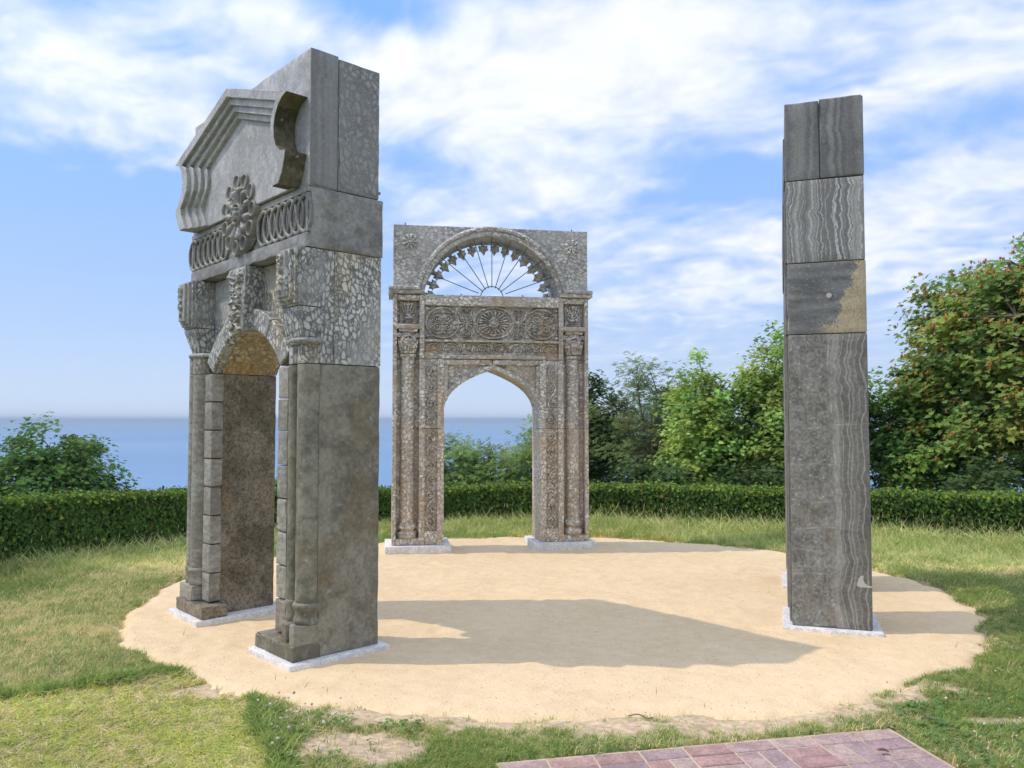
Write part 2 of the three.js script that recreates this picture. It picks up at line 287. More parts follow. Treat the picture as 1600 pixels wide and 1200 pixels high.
function lathe(profile, x, z, sides = 24) {
  const g = new THREE.LatheGeometry(profile.map(([r, y]) => new THREE.Vector2(r, y)), sides); g.translate(x, 0, z);
  const p = g.attributes.position, uv = g.attributes.uv; uvSeed++; for (let i = 0; i < uv.count; i++) uv.setXY(i, uv.getX(i) * .6 + hash(uvSeed, 3, 1) * 4, p.getY(i) + hash(uvSeed, 4, 1));
  return g;
}
// carved relief: round strokes and pads raised on a plane; points in x, y, raised along z
function relief(strokes, z, { res = .006, rough = 0 } = {}) {
  let x0 = 9, y0 = 9, x1 = -9, y1 = -9;
  for (const s of strokes) for (const [x, y] of s.p) { const r = Math.max(s.r, s.r1 ?? 0) + res; x0 = Math.min(x0, x - r); x1 = Math.max(x1, x + r); y0 = Math.min(y0, y - r); y1 = Math.max(y1, y + r); }
  const nx = Math.ceil((x1 - x0) / res) + 1, ny = Math.ceil((y1 - y0) / res) + 1, H = new Float32Array(nx * ny);
  const stamp = (x, y, r, h, flatTop) => {
    const i0 = Math.max(0, Math.ceil((x - r - x0) / res)), i1 = Math.min(nx - 1, Math.floor((x + r - x0) / res)), j0 = Math.max(0, Math.ceil((y - r - y0) / res)), j1 = Math.min(ny - 1, Math.floor((y + r - y0) / res));
    for (let j = j0; j <= j1; j++) for (let i = i0; i <= i1; i++) { const d = ((x0 + i * res - x) ** 2 + (y0 + j * res - y) ** 2) / (r * r); if (d < 1) { const v = h * (flatTop ? Math.min(1, (1 - d) * 4) : Math.sqrt(1 - d)); if (v > H[j * nx + i]) H[j * nx + i] = v; } }
  };
  for (const s of strokes) {
    const n = s.p.length; if (n === 1) { stamp(s.p[0][0], s.p[0][1], s.r, s.h, s.flat); continue; }
    for (let k = 0; k < n - 1; k++) {
      const [ax, ay] = s.p[k], [bx, by] = s.p[k + 1], m = Math.max(1, Math.ceil(Math.hypot(bx - ax, by - ay) / (res * .7)));
      for (let q = 0; q <= m; q++) { const t = q / m, g = (k + t) / (n - 1); stamp(mix(ax, bx, t), mix(ay, by, t), mix(s.r, s.r1 ?? s.r, g), mix(s.h, s.h1 ?? s.h, g), s.flat); }
    }
  }
  const id = new Int32Array(nx * ny).fill(-1), pos = [], uv = [], idx = []; uvSeed++; const ou = hash(uvSeed, 1, 9) * 4, ov = hash(uvSeed, 2, 9) * 4;
  const vert = (i, j) => { const k = j * nx + i; if (id[k] < 0) { id[k] = pos.length / 3; const x = x0 + i * res, y = y0 + j * res; let h = H[k]; if (h > 0 && rough) h += rough * P3.noise(x * 60, y * 60, z * 9); pos.push(x, y, z + (h > 0 ? h : -.004)); uv.push(x + ou, y + ov); } return id[k]; };
  for (let j = 0; j < ny - 1; j++) for (let i = 0; i < nx - 1; i++) if (H[j * nx + i] || H[j * nx + i + 1] || H[j * nx + nx + i] || H[j * nx + nx + i + 1]) { const a = vert(i, j), b = vert(i + 1, j), c = vert(i + 1, j + 1), d = vert(i, j + 1); idx.push(a, b, c, a, c, d); }
  const g = new THREE.BufferGeometry(); g.setAttribute('position', new THREE.Float32BufferAttribute(pos, 3)); g.setAttribute('uv', new THREE.Float32BufferAttribute(uv, 2)); g.setIndex(idx); g.computeVertexNormals();
  return g;
}
const arc = (cx, cy, rx, ry, a0, a1, n = 20) => Array.from({ length: n + 1 }, (_, i) => { const a = a0 + (a1 - a0) * i / n; return [cx + rx * Math.cos(a), cy + ry * Math.sin(a)]; });
const spiral = (cx, cy, r, a0, turns, n = 28, r1 = r * .16) => Array.from({ length: n + 1 }, (_, i) => { const t = i / n, a = a0 + turns * 6.2832 * t, q = mix(r, r1, t); return [cx + q * Math.cos(a), cy + q * Math.sin(a)]; });
const bez = (a, b, c, d, n = 10) => Array.from({ length: n + 1 }, (_, i) => { const t = i / n, s = 1 - t; return [0, 1].map((k) => s * s * s * a[k] + 3 * s * s * t * b[k] + 3 * s * t * t * c[k] + t * t * t * d[k]); });

// ------------------------------------------------------------------ the lie of the land
const hedgeLine = [[-9.6, -2.2], [-7.6, -6.2], [-5.95, -9.1], [-5.2, -10.15], [-4.4, -11.1], [-3.3, -12.1], [-2.0, -12.85], [-.3, -13.1], [1.5, -12.85], [4.1, -11.95], [6.9, -10.75], [9.5, -9.4], [12.5, -7.4]];
const hedgeTall = [.86, .84, .81, .77, .73, .64, .60, .63, .67, .69, .71, .73, .74];
function toHedge(x, z) {             // [signed distance (positive beyond the hedge), place along it 0..n-1]
  let best = 1e9, at = 0, side = 1;
  for (let i = 0; i < hedgeLine.length - 1; i++) {
    const [ax, az] = hedgeLine[i], [bx, bz] = hedgeLine[i + 1], dx = bx - ax, dz = bz - az, t0 = ((x - ax) * dx + (z - az) * dz) / (dx * dx + dz * dz), t = clamp(t0, i ? 0 : -9, i === hedgeLine.length - 2 ? 9 : 1);
    const d = Math.hypot(x - ax - dx * t, z - az - dz * t);
    if (d < best) { best = d; at = i + t; side = dx * (z - az) - dz * (x - ax) < 0 ? 1 : -1; }
  }
  return [best * side, at];
}
const nz = (x, z, s = 0) => P3.noise(x, s * 7.13 + .37, z);
// distance out of the sand (negative inside)
function sandEdge(x, z) { const dx = (x - .35) / 3.92, dz = (z + 8.16) / 3.58, e = (Math.hypot(dx, dz) - 1) * 3.75; return e + nz(x * 1.3, z * 1.3, 1) * .12 + nz(x * 4, z * 4, 2) * .07 + nz(x * 11, z * 11, 3) * .035; }
const cross = (ax, az, bx, bz, x, z) => (bx - ax) * (z - az) - (bz - az) * (x - ax);
// the freshly mown strip at the lower left: distance inside it
function mownDepth(x, z) {
  const far = cross(-3.14, -4.96, -2.35, -5.39, x, z) / Math.hypot(.79, .43) + nz(x * 3, z * 3, 5) * .05, right = -cross(-1.16, -3.97, -1.63, -5.02, x, z) / Math.hypot(.47, 1.05) * -1;
  const r = cross(-1.66, -5.05, -1.16, -3.97, x, z) / Math.hypot(.5, 1.08) + nz(x * 3, z * 3, 6) * .04;
  return Math.min(far, r);
}
const paveO = [2.076, -4.473], paveU = [-.9795, .2015], paveV = [.175, .9846];   // corner, along the far edge, towards the camera
function paveAt(x, z) { const a = x - paveO[0], b = z - paveO[1], det = paveU[0] * paveV[1] - paveU[1] * paveV[0]; return [(a * paveV[1] - b * paveV[0]) / det, (paveU[0] * b - paveU[1] * a) / det]; }
const inPaving = (x, z, m = 0) => { const [u, v] = paveAt(x, z); return u > -m && u < 2.18 + m && v > -m && v < 2.6; };
// bare, trodden soil: 0..1
const bare = [[-.80, -4.22, .36, .20], [-.2, -4.62, .35, .10], [.55, -4.50, .42, .10], [1.35, -4.62, .42, .09], [2.75, -4.55, .35, .09], [-1.95, -5.15, .25, .10], [3.6, -4.5, .3, .08]];
function soil(x, z) { let s = 0; for (const [a, b, rx, rz] of bare) { const q = ((x - a) / rx) ** 2 + ((z - b) / rz) ** 2; s = Math.max(s, 1.25 - q * .75); } if (z > -5.2 && x > -1.3 && x < 2.9) s = Math.max(s, (.72 + nz(x * 1.7, z * 3.5, 14) * .7) * smooth(.5, .05, sandEdge(x, z))); return clamp((s + nz(x * 5, z * 5, 8) * .6 + nz(x * 14, z * 14, 9) * .3 - .25) * 2.4); }
function landHeight(x, z) {
  const [out] = toHedge(x, z); let h = nz(x * .9, z * .9, 11) * .02 + nz(x * 3, z * 3, 12) * .010;
  const e = sandEdge(x, z);
  h = mix(-.07, h, smooth(-.06, .03, e));
  if (inPaving(x, z, .03)) h = -.05;
  h -= .03 * smooth(-.02, .05, mownDepth(x, z)) * smooth(.0, .1, e);
  if (out > .8) { const q = out - .8, east = smooth(4, 16, x); h -= Math.min(66, q * mix(.3, .10, east) + q * q * .004); }
  return h;
}
{ // ground: one sheet, fine near the camera
  const line = (a, b, step, lo, hi) => { const v = []; for (let x = a; x <= b + 1e-6; x += step) v.push(x); let s = step, x = b; while (x < hi) { s *= 1.22; x += s; v.push(x); } s = step; x = a; while (x > lo) { s *= 1.22; x -= s; v.unshift(x); } return v; };
  const xs = line(-7.5, 8.5, .07, -600, 900), zs = line(-14, -2.6, .07, -700, 60), nx = xs.length, ny = zs.length, pos = [], uv = [], idx = [];
  for (const z of zs) for (const x of xs) { pos.push(x, landHeight(x, z), z); uv.push((x + 9) / 20, (z + 17) / 20); }
  for (let j = 0; j < ny - 1; j++) for (let i = 0; i < nx - 1; i++) { const a = j * nx + i; idx.push(a, a + nx, a + 1, a + 1, a + nx, a + nx + 1); }
  const g = new THREE.BufferGeometry(); g.setAttribute('position', new THREE.Float32BufferAttribute(pos, 3)); g.setAttribute('uv', new THREE.Float32BufferAttribute(uv, 2)); g.setIndex(idx); g.computeVertexNormals();
  const t = texture(2048, 1, (u, v) => {
    const x = u * 20 - 9, z = v * 20 - 17, s = soil(x, z), fine = fbm(u * 400, v * 400, 400, 7, 3), mid = fbm(u * 60, v * 60, 60, 9, 3), g1 = vn(u * 1000, v * 1000, 1000, 4), e = sandEdge(x, z);
    const dry = smooth(.45, .7, mid), sandy = clamp((1 - smooth(.0, .28, e)) * (.5 + fine));
    const G = [[.17, .20, .07], [.36, .31, .17], [.50, .385, .27], [.62, .48, .31]];
    for (let c = 0; c < 3; c++) { let q = mix(G[0][c], G[1][c], dry * .8 + (fine - .5) * .6); q = mix(q, G[2][c], s); q = mix(q, G[3][c], sandy * .8); C[c] = clamp(q * (.72 + .56 * g1 * (.5 + fine)), .01, 1); }
    C[3] = fine * .7 + g1 * .3;
  });
  t.map.wrapS = t.map.wrapT = t.bump.wrapS = t.bump.wrapT = THREE.MirroredRepeatWrapping;
  structure('ground', g, surf(t, { rough: 1, bump: .012 }), 'grassy ground of the hilltop');
}
{ // sand: raked and trodden, its rim lost in the turf
  const pos = [], uv = [], idx = [], s = .032, x0 = -3.95, z0 = -12.1, nx = Math.ceil(8.6 / s), ny = Math.ceil(7.9 / s), id = new Int32Array((nx + 1) * (ny + 1)).fill(-1);
  const R = rng(5), feet = Array.from({ length: 320 }, () => [R() * 8 - 3.65, R() * 7.4 - 11.9, R() * 6.28, .05 + R() * .06, (.003 + R() * .007)]);
  const dents = new Map(); for (const f of feet) { const k = Math.floor(f[0]) + ',' + Math.floor(f[1]); for (let a = -1; a < 2; a++) for (let b = -1; b < 2; b++) { const q = (Math.floor(f[0]) + a) + ',' + (Math.floor(f[1]) + b); if (!dents.has(q)) dents.set(q, []); dents.get(q).push(f); } }
  const height = (x, z, e) => {
    let h = .004 + nz(x * .7, z * .7, 21) * .014 + nz(x * 2.3, z * 2.3, 22) * .009 + nz(x * 7, z * 7, 23) * .0055 + nz(x * 17, z * 17, 24) * .003;
    for (const [fx, fz, a, r, d] of dents.get(Math.floor(x) + ',' + Math.floor(z)) || []) { const dx = x - fx, dz = z - fz, c = Math.cos(a), n = Math.sin(a), q = ((dx * c + dz * n) / (r * 2)) ** 2 + ((dz * c - dx * n) / r) ** 2; if (q < 4) h -= d * Math.exp(-q * 1.6) - d * .55 * Math.exp(-((Math.sqrt(q) - 1.35) ** 2) * 9); }
    return h - .075 * smooth(-.10, .12, e) ;
  };
  const vert = (i, j) => { const k = j * (nx + 1) + i; if (id[k] < 0) { const x = x0 + i * s, z = z0 + j * s; id[k] = pos.length / 3; pos.push(x, height(x, z, sandEdge(x, z)), z); uv.push(x, z); } return id[k]; };
  for (let j = 0; j < ny; j++) for (let i = 0; i < nx; i++) if (sandEdge(x0 + (i + .5) * s, z0 + (j + .5) * s) < .22) { const a = vert(i, j), b = vert(i + 1, j), c = vert(i + 1, j + 1), d = vert(i, j + 1); idx.push(a, d, b, b, d, c); }
  const g = new THREE.BufferGeometry(); g.setAttribute('position', new THREE.Float32BufferAttribute(pos, 3)); g.setAttribute('uv', new THREE.Float32BufferAttribute(uv, 2)); g.setIndex(idx); g.computeVertexNormals();
  const t = texture(2048, 4, (u, v) => {
    const big = fbm(u * 9, v * 9, 9, 3, 4), mid = fbm(u * 60, v * 60, 60, 5, 4), grain = vn(u * 1000, v * 1000, 1000, 7), g2 = vn(u * 500, v * 500, 500, 8);
    worley(u * 150, v * 150, 150, 150, 9); const peb = W[2] < .02 ? 1 - smooth(.1, .3, W[0]) : 0, lump = W[2] > .9 ? 1 - smooth(.15, .5, W[0]) : 0;
    const A = [.765, .60, .385], B = [.70, .53, .325];
    const q = clamp((big - .5) * .8 + (mid - .5) * .9 + .4);
    for (let c = 0; c < 3; c++) C[c] = mix(A[c], B[c], smooth(.1, .9, q)) * (.88 + .2 * grain + .06 * g2) * (1 - .55 * peb);
    C[3] = .45 + .5 * (mid - .5) + .16 * (grain - .5) + .12 * (g2 - .5) + .2 * lump;
  });
  structure('sand_circle', g, surf(t, { rough: .95, bump: .012 }), 'round bed of pale yellow sand');
}
{ // sea, far shore
  const g = new THREE.PlaneGeometry(90000, 44000, 1, 1).rotateX(-Math.PI / 2).translate(0, -62, -22150);
  const t = texture(1024, 1, (u, v) => { const a = fbm(u * 6, v * 40, 240, 3, 5), b = fbm(u * 2, v * 9, 18, 8, 3), q = (a - .5) * .5 + (b - .5) * .9 + .5; C[0] = mix(.10, .20, q); C[1] = mix(.26, .36, q); C[2] = mix(.49, .58, q); C[3] = fbm(u * 60, v * 160, 480, 5, 4); }, { sx: .35, sy: 1 });
  t.map.repeat.set(30, 12); t.bump.repeat.set(400, 300);
  structure('sea', g, new THREE.MeshStandardMaterial({ map: t.map, roughness: .42, bumpMap: t.bump, bumpScale: 2.2 }), 'calm blue sea');
  const pts = [], beach = [], R = rng(8); let x = -16000;
  pts.push([x, -70]); while (x < 16000) { const k = x / 16000; pts.push([x, 8 + 16 * fbm((x + 20000) / 2600, 0, 64, 4, 4) * 1.6 - 10 * smooth(.1, .9, k) + R() * 2]); x += 90; } pts.push([16000, -70]);
  structure('far_coast', new THREE.ExtrudeGeometry(shapeOf(pts), { depth: 1800, bevelEnabled: false }).translate(0, 0, -17000), flat(.22, .31, .36, 1), 'low wooded coast across the water');
  x = -15000; beach.push([x, -70]); while (x < 15000) { beach.push([x, -55 + 5 * vn((x + 20000) / 900, 3, 64, 2)]); x += 200; } beach.push([15000, -70]);
  structure('far_beach', new THREE.ExtrudeGeometry(shapeOf(beach), { depth: 200, bevelEnabled: false }).translate(0, 0, -15150), flat(.62, .60, .54, 1), 'pale strip of beach along the far coast');
}
{ // brick paving: a far course of stretchers, then pairs set crosswise by turns
  const g = new THREE.Group(); g.name = 'brick_paving'; g.userData.kind = 'structure'; g.userData.label = 'end of a red brick path laid in pairs'; scene.add(g);
  const L = .243, H = L / 2, gap = .008, R = rng(12);
  const mats = [[.38, .235, .225], [.43, .27, .25], [.35, .255, .265], [.41, .29, .28], [.345, .235, .25], [.45, .33, .305]].map((c, k) => surf(mottled({ n: 256, m: .5, a: c.map((v) => v * .8), b: c.map((v) => v * 1.18), specks: .1, speck: c.map((v) => v * 1.5), browns: .12, brown: [.34, .31, .26], seed: 200 + k * 9 }), { rough: .9, bump: .003 }));
  const brick = (u, v, du, dv) => {
    const t = .003 * (R() - .5), pt = (a, b) => [paveO[0] + paveU[0] * a + paveV[0] * b, paveO[1] + paveU[1] * a + paveV[1] * b], i = gap / 2 + R() * .0025;
    const q = [pt(u + i, v + i), pt(u + du - i, v + i), pt(u + du - i, v + dv - i), pt(u + i, v + dv - i)];
    part(g, 'brick', extrudeY(q.map(([x, z]) => [x, z]).reverse(), -.06, -.004 + t + R() * .004, { bevel: .004 }), mats[Math.floor(R() * mats.length)]);
  };
  const cols = 9;
  for (let c = 0; c < cols; c++) brick(c * L - .002, 0, L, H);
  for (let r = 0; r < 9; r++) for (let c = 0; c < cols; c++) { const v = H + r * L; if ((c + r) % 2) { brick(c * L, v, H, L); brick(c * L + H, v, H, L); } else { brick(c * L, v, L, H); brick(c * L, v + H, L, H); } }
  const bed = [[-.02, -.02], [2.2, -.02], [2.2, 2.4], [-.02, 2.4]].map(([a, b]) => [paveO[0] + paveU[0] * a + paveV[0] * b, paveO[1] + paveU[1] * a + paveV[1] * b]);
  part(g, 'bedding', extrudeY(bed.reverse(), -.08, -.0085, { bevel: 0 }), flat(.56, .47, .35, 1));
}

// ------------------------------------------------------------------ gate with the pediment (left)
{
  const G = thing('pedimented_stone_gate', 'grey stone gate with pediment, rosette and ring frieze, seen from its corner', 'gate', [-1.941, 0, -6.560], -.8267);
  for (const s of [1, -1]) {
    const X = (a, b) => (s > 0 ? [a, b] : [-b, -a]);
    let [a, b] = X(.485, 1.135); part(G, 'plinth', block(a, -.06, -.37, b, .042, .44, { chip: .006 }), M.concrete, 'pale concrete footing slab');
    [a, b] = X(.622, 1.072); const pier = part(G, 'pier', block(a, .042, -.305, b, 2.098, .20, { chip: .014, ou: s > 0 ? .3 : 1.1, ov: .2 }), s > 0 ? M.olive : M.jamb, s > 0 ? 'smooth olive grey pier' : 'brown mottled pier');
    const R = rng(31 + s);
    for (let k = 0; k < 8; k++) { const y1 = 2.094 - k * .243; [a, b] = X(.614, .768); part(pier, 'quoin', block(a, y1 - .236, .185, b, y1, .288 + R() * .004, { chip: .012, seg: .05 }), M.quoin); }
    [a, b] = X(.50, 1.078); part(G, 'foot', block(a, .042, .17, b, .145, .392, { chip: .03, seg: .05 }), s > 0 ? M.olive : M.jamb);
    if (s > 0) for (let k = 0; k < 4; k++) part(G, 'pedestal', block(.782 + k * .072, .14, .18, .782 + k * .072 + .0735, .272, .325 + .028 * (k % 2) + .008 * k, { chip: .008, seg: .05 }), M.olive);
    else { part(G, 'pedestal', block(-1.075, .14, .18, -.79, .272, .365, { chip: .014, seg: .05 }), M.quoin); }
    const cols = s > 0 ? [[.83, .045, .263], [.975, .092, .22]] : [[-.87, .09, .257], [-1.0, .045, .289]];
    for (const [cx, r, cz] of cols) {
      const c = part(G, 'colonnette', shaft(cx, cz, r, .40, 2.096), s > 0 ? M.olive : M.quoin);
      part(c, 'colonnette_base', lathe([[r * 1.02, .272], [r * 1.1, .285], [r * 1.12, .30], [r * 1.04, .313], [r * .98, .33], [r * 1.0, .355], [r * 1.10, .375], [r * 1.17, .392], [r * 1.17, .405], [r * 1.08, .418], [r * .9, .424]], cx, cz), s > 0 ? M.olive : M.quoin);
      part(c, 'shaft_top', shaft(cx, cz, r * 1.0, 2.102, 2.26), M.cellTall);
    }
    // bracket: block, corbel, stepped panel with a scroll, ring below
    [a, b] = X(.80, 1.078); const br = part(G, 'bracket', block(a, 2.50, .19, b, 2.918, .372, { chip: .01, ou: .9, ov: .4 }), M.cellTall);
    const cor = block(a, 2.268, .19, b, 2.4985, .370, { chip: .004, ou: .9, ov: .4, bend: (p) => { const t = 1 - (p[1] - 2.268) / .23, w = t * (.9 + .1 * t); return [p[0] * 1 + ((s > 0 ? (p[0] < .93 ? .0 : -.02) : (p[0] > -.93 ? 0 : .12)) * w), p[1], p[2] > .25 ? p[2] - .045 * w : p[2]]; } });
    part(br, 'corbel', cor, M.cellTall);
    const pc = s > 0 ? .935 : -.935;
    for (let k = 0; k < 3; k++) { const w = .128 - k * .03, d = .372 + .024 * (k + 1); part(br, 'panel_step', block(pc - w, 2.515 + k * .022, .36, pc + w, 2.915 - k * .012, d, { chip: .006, seg: .06 }), M.cellTall); }
    const st = [{ p: spiral(pc, 2.83, .038, -1.6, 1.3 * s), r: .013, h: .024 }, { p: [[pc + .02 * s, 2.79], [pc + .025 * s, 2.76], [pc, 2.73]], r: .018, h: .026 }, { p: spiral(pc, 2.68, .034, 1.6, -1.3 * s), r: .013, h: .024 }, { p: [[pc, 2.74], [pc, 2.60]], r: .016, r1: .008, h: .02 }];
    part(br, 'scroll', relief(st, .442, { res: .0045 }), M.cellTall);
    const ring = s > 0 ? [[.80, .30], [.88, .325], [.96, .345], [1.04, .325], [1.085, .26], [1.082, .19]] : [[-.73, .26], [-.80, .32], [-.90, .345], [-1.0, .33], [-1.07, .27], [-1.08, .20]];
    part(G, 'capital_ring', boxUV(new THREE.TubeGeometry(new THREE.CatmullRomCurve3(ring.map(([x, z]) => new THREE.Vector3(x, 2.262, z))), 18, .019, 7)), M.cellTall);
    part(G, 'capital_fill', shaft(s > 0 ? .945 : -.935, .225, .125, 2.235, 2.275), M.cellTall);
  }
  // arch stones, front and rear
  const half = .622, rise = .325, Rr = (half * half + rise * rise) / (2 * rise), cy = 2.102 + rise - Rr, a0 = Math.asin(half / Rr), soffit = (r, k = 1) => arc(0, cy, r, r, Math.PI / 2 + a0 * k, Math.PI / 2 - a0 * k, 22);
  const body = [[-1.072, 2.102], ...soffit(Rr), [1.072, 2.102], [1.072, 2.918], [-1.072, 2.918]];
  part(G, 'arch_stone', extrude(body, -.308, .0885), M.cellTall, 'rear arch stone of pale cells in dark veins');
  const front = part(G, 'arch_stone', extrude(body, .0915, .198, { ou: .9, ov: .4 }), M.cellTall, 'front arch stone of pale cells in dark veins');
  part(front, 'soffit', extrude([...soffit(Rr + .002), ...soffit(Rr - .006).reverse()], -.300, .19, { bevel: 0 }), M.cellWarm, 'ochre stained underside of the arch');
  const Ro = Rr + .165, band = (k0, k1) => [...arc(0, cy, Ro, Ro, Math.PI / 2 - a0 * k0, Math.PI / 2 - a0 * k1, 10), ...arc(0, cy, Rr, Rr, Math.PI / 2 - a0 * k1, Math.PI / 2 - a0 * k0, 10)];
  for (const [k0, k1] of [[.14, .545], [.56, 1.0], [-.545, -.14], [-1.0, -.56]]) part(front, 'voussoir', extrude(band(k0, k1), .18, .283, { bevel: .01 }), M.cellTall);
  part(front, 'keystone', block(-.165, 2.405, .17, .165, 2.916, .352, { chip: .012, bend: (p) => { const t = 1 - (p[1] - 2.405) / .51; return [p[0] * (1 - .28 * t), p[1], p[2]]; } }), M.cellTall);
  { const R = rng(77), st = []; const blob = (x, y, n, s) => { for (let i = 0; i < n; i++) { const a = i / n * 6.28 + R(); st.push({ p: [[x + Math.cos(a) * .006, y + Math.sin(a) * .006], [x + Math.cos(a) * s, y + Math.sin(a) * s * 1.05]], r: .011, r1: .019, h: .03 + R() * .02, h1: .02 }); } st.push({ p: [[x, y]], r: .018, h: .052 }); };
    blob(-.085, 2.84, 6, .045); blob(.085, 2.84, 6, .045); st.push({ p: arc(0, 2.84, .085, .06, Math.PI, 2 * Math.PI, 12), r: .014, h: .035 });
    for (const [x, y, s] of [[-.045, 2.72, .034], [.045, 2.725, .034], [0, 2.67, .04], [-.05, 2.625, .034], [.05, 2.62, .034], [0, 2.575, .03], [-.03, 2.53, .028], [.032, 2.528, .028]]) blob(x, y, 5, s);
    for (const q of [-1, 1]) { st.push({ p: [[0, 2.475], [q * .05, 2.44], [q * .075, 2.415]], r: .017, r1: .012, h: .03 }); st.push({ p: spiral(q * .038, 2.495, .03, 1.5, q), r: .010, h: .034 }); }
    part(front, 'garland', relief(st, .35, { res: .0045, rough: .004 }), M.cellTall, 'carved hanging garland of fruit and leaves'); }
  // frieze
  const fr = part(G, 'frieze_block', block(-1.062, 2.922, -.316, 1.082, 3.358, .292, { chip: .01 }), M.frieze);
  part(fr, 'fillet', block(-1.064, 2.922, .28, 1.084, 3.028, .318, { chip: .008 }), M.frieze);
  part(fr, 'fillet', block(-1.064, 3.312, .28, 1.084, 3.3565, .318, { chip: .006 }), M.frieze);
  for (const x of [-1.045, 1.068]) part(fr, 'fillet', block(x - .018, 3.029, .28, x + .016, 3.311, .317, { chip: .006 }), M.frieze);
  for (const s of [1, -1]) for (let k = 0; k < 7; k++) {
    const x = s * (.372 + k * .108), g = new THREE.TorusGeometry(.104, .0145, 7, 28); g.scale(.80, 1.27, 1); g.rotateY(.10); g.translate(x, 3.170, .304);
    part(fr, 'frieze_ring', boxUV(g), M.frieze);
  }
  { const st = [{ p: [[0, 0]], r: .322, h: .022, flat: true }];
    for (let k = 0; k < 11; k++) { const a = k / 11 * 6.2832 + .28, c = Math.cos(a), s = Math.sin(a); st.push({ p: [[c * .075, s * .075], [c * .18, s * .18]], r: .016, r1: .047, h: .045, h1: .075 });
      const b = a + .285, X = Math.cos(b), Y = Math.sin(b); st.push({ p: Array.from({ length: 20 }, (_, i) => { const q = i / 19 * 6.2832, rr = .262 + .055 * Math.cos(q), t = .055 * Math.sin(q); return [X * rr - Y * t, Y * rr + X * t]; }), r: .0135, h: .052 }); }
    st.push({ p: [[0, 0]], r: .066, h: .088 }); for (let k = 0; k < 7; k++) { const a = k / 7 * 6.28; st.push({ p: [[Math.cos(a) * .045, Math.sin(a) * .045]], r: .022, h: .092 }); }
    st.push({ p: arc(0, 0, .078, .078, 0, 6.2832, 30), r: .011, h: .072 });
    const g = relief(st, 0, { res: .005, rough: .004 }); g.scale(.98, 1.03, 1); g.translate(0, 3.345, .308); part(G, 'rosette', g, M.frieze, 'large carved flower with looped outer petals'); }
  // attic slabs and pediment
  const at = part(G, 'attic_slab', block(-1.072, 3.362, .072, 1.072, 4.362, .30, { chip: .008 }), M.attic, 'front attic slab, speckled blue grey');
  part(at, 'end_face', block(1.062, 3.366, .074, 1.0755, 4.358, .2965, { chip: .004 }), M.atticSide);
  part(G, 'attic_slab', block(-1.072, 3.364, -.284, 1.070, 4.345, .069, { chip: .012 }), M.atticRear, 'rear attic slab of fine cells');
  part(G, 'rear_moulding', block(-.9, 3.40, -.335, .98, 3.435, -.28), M.frieze); part(G, 'rear_moulding', block(-.9, 3.436, -.36, .98, 3.46, -.28), M.frieze);
  const O = [[-.965, 3.368], [-1.0, 3.41], [-1.065, 3.515], [-1.07, 3.565], [-1.0, 3.615], [-.935, 3.69], [-.918, 3.77], [-.94, 3.87], [-1.0, 3.945], [-1.10, 3.985], [0, 4.348], [.93, 4.039]];
  const I = [[-.63, 3.368], [-.65, 3.41], [-.735, 3.515], [-.745, 3.555], [-.68, 3.615], [-.615, 3.69], [-.60, 3.75], [-.605, 3.80], [-.62, 3.845], [-.645, 3.872], [0, 4.13], [.79, 3.868]];
  const ped = part(G, 'pediment', extrude([...I, [.80, 3.80], [.85, 3.62], [.95, 3.585], [.90, 3.368]], .285, .338), M.attic, 'smooth speckled tympanum');
  const steps = [0, .32, .56, .79, 1], zz = [.462, .428, .398, .368];
  const wob = (p, t) => [p[0] + nz(p[0] * 9, p[1] * 9, t) * .004, p[1] + nz(p[0] * 9, p[1] * 9, t + 9) * .004];
  const dense = (a) => { const o = []; for (let i = 0; i < a.length - 1; i++) { const n = Math.max(1, Math.round(Math.hypot(a[i + 1][0] - a[i][0], a[i + 1][1] - a[i][1]) / .06)); for (let k = 0; k < n; k++) o.push([mix(a[i][0], a[i + 1][0], k / n), mix(a[i][1], a[i + 1][1], k / n)]); } o.push(a[a.length - 1]); return o; };
  for (let k = 0; k < 4; k++) {
    const A = dense(O.map((p, i) => [mix(p[0], I[i][0], steps[k]), mix(p[1], I[i][1], steps[k])])).map((p) => wob(p, k)), B = dense(O.map((p, i) => [mix(p[0], I[i][0], steps[k + 1] + .02), mix(p[1], I[i][1], steps[k + 1] + .02)])).map((p) => wob(p, k + .5));
    part(ped, 'moulding_step', extrude([...A, ...B.reverse()], .288 + k * .0007, zz[k], { bevel: .004 }), M.attic);
  }
  const scoop = [[1.036, 4.004], [.965, 3.982], [.905, 3.94], [.862, 3.88], [.845, 3.81], [.852, 3.73], [.882, 3.66], [.94, 3.612], [1.03, 3.592], [1.02, 3.55], [.985, 3.45], [.925, 3.37]], sIn = [[.93, 4.040], [.86, 3.99], [.82, 3.93], [.792, 3.88], [.786, 3.81], [.795, 3.72], [.82, 3.64], [.86, 3.57], [.90, 3.52], [.90, 3.48], [.87, 3.43], [.83, 3.37]];
  part(ped, 'volute', extrude([...dense(scoop), ...dense(sIn).reverse()], .2875, .4635, { bevel: .006 }), [M.attic, M.moss], 'hollowed end of the pediment, mossy inside');
}

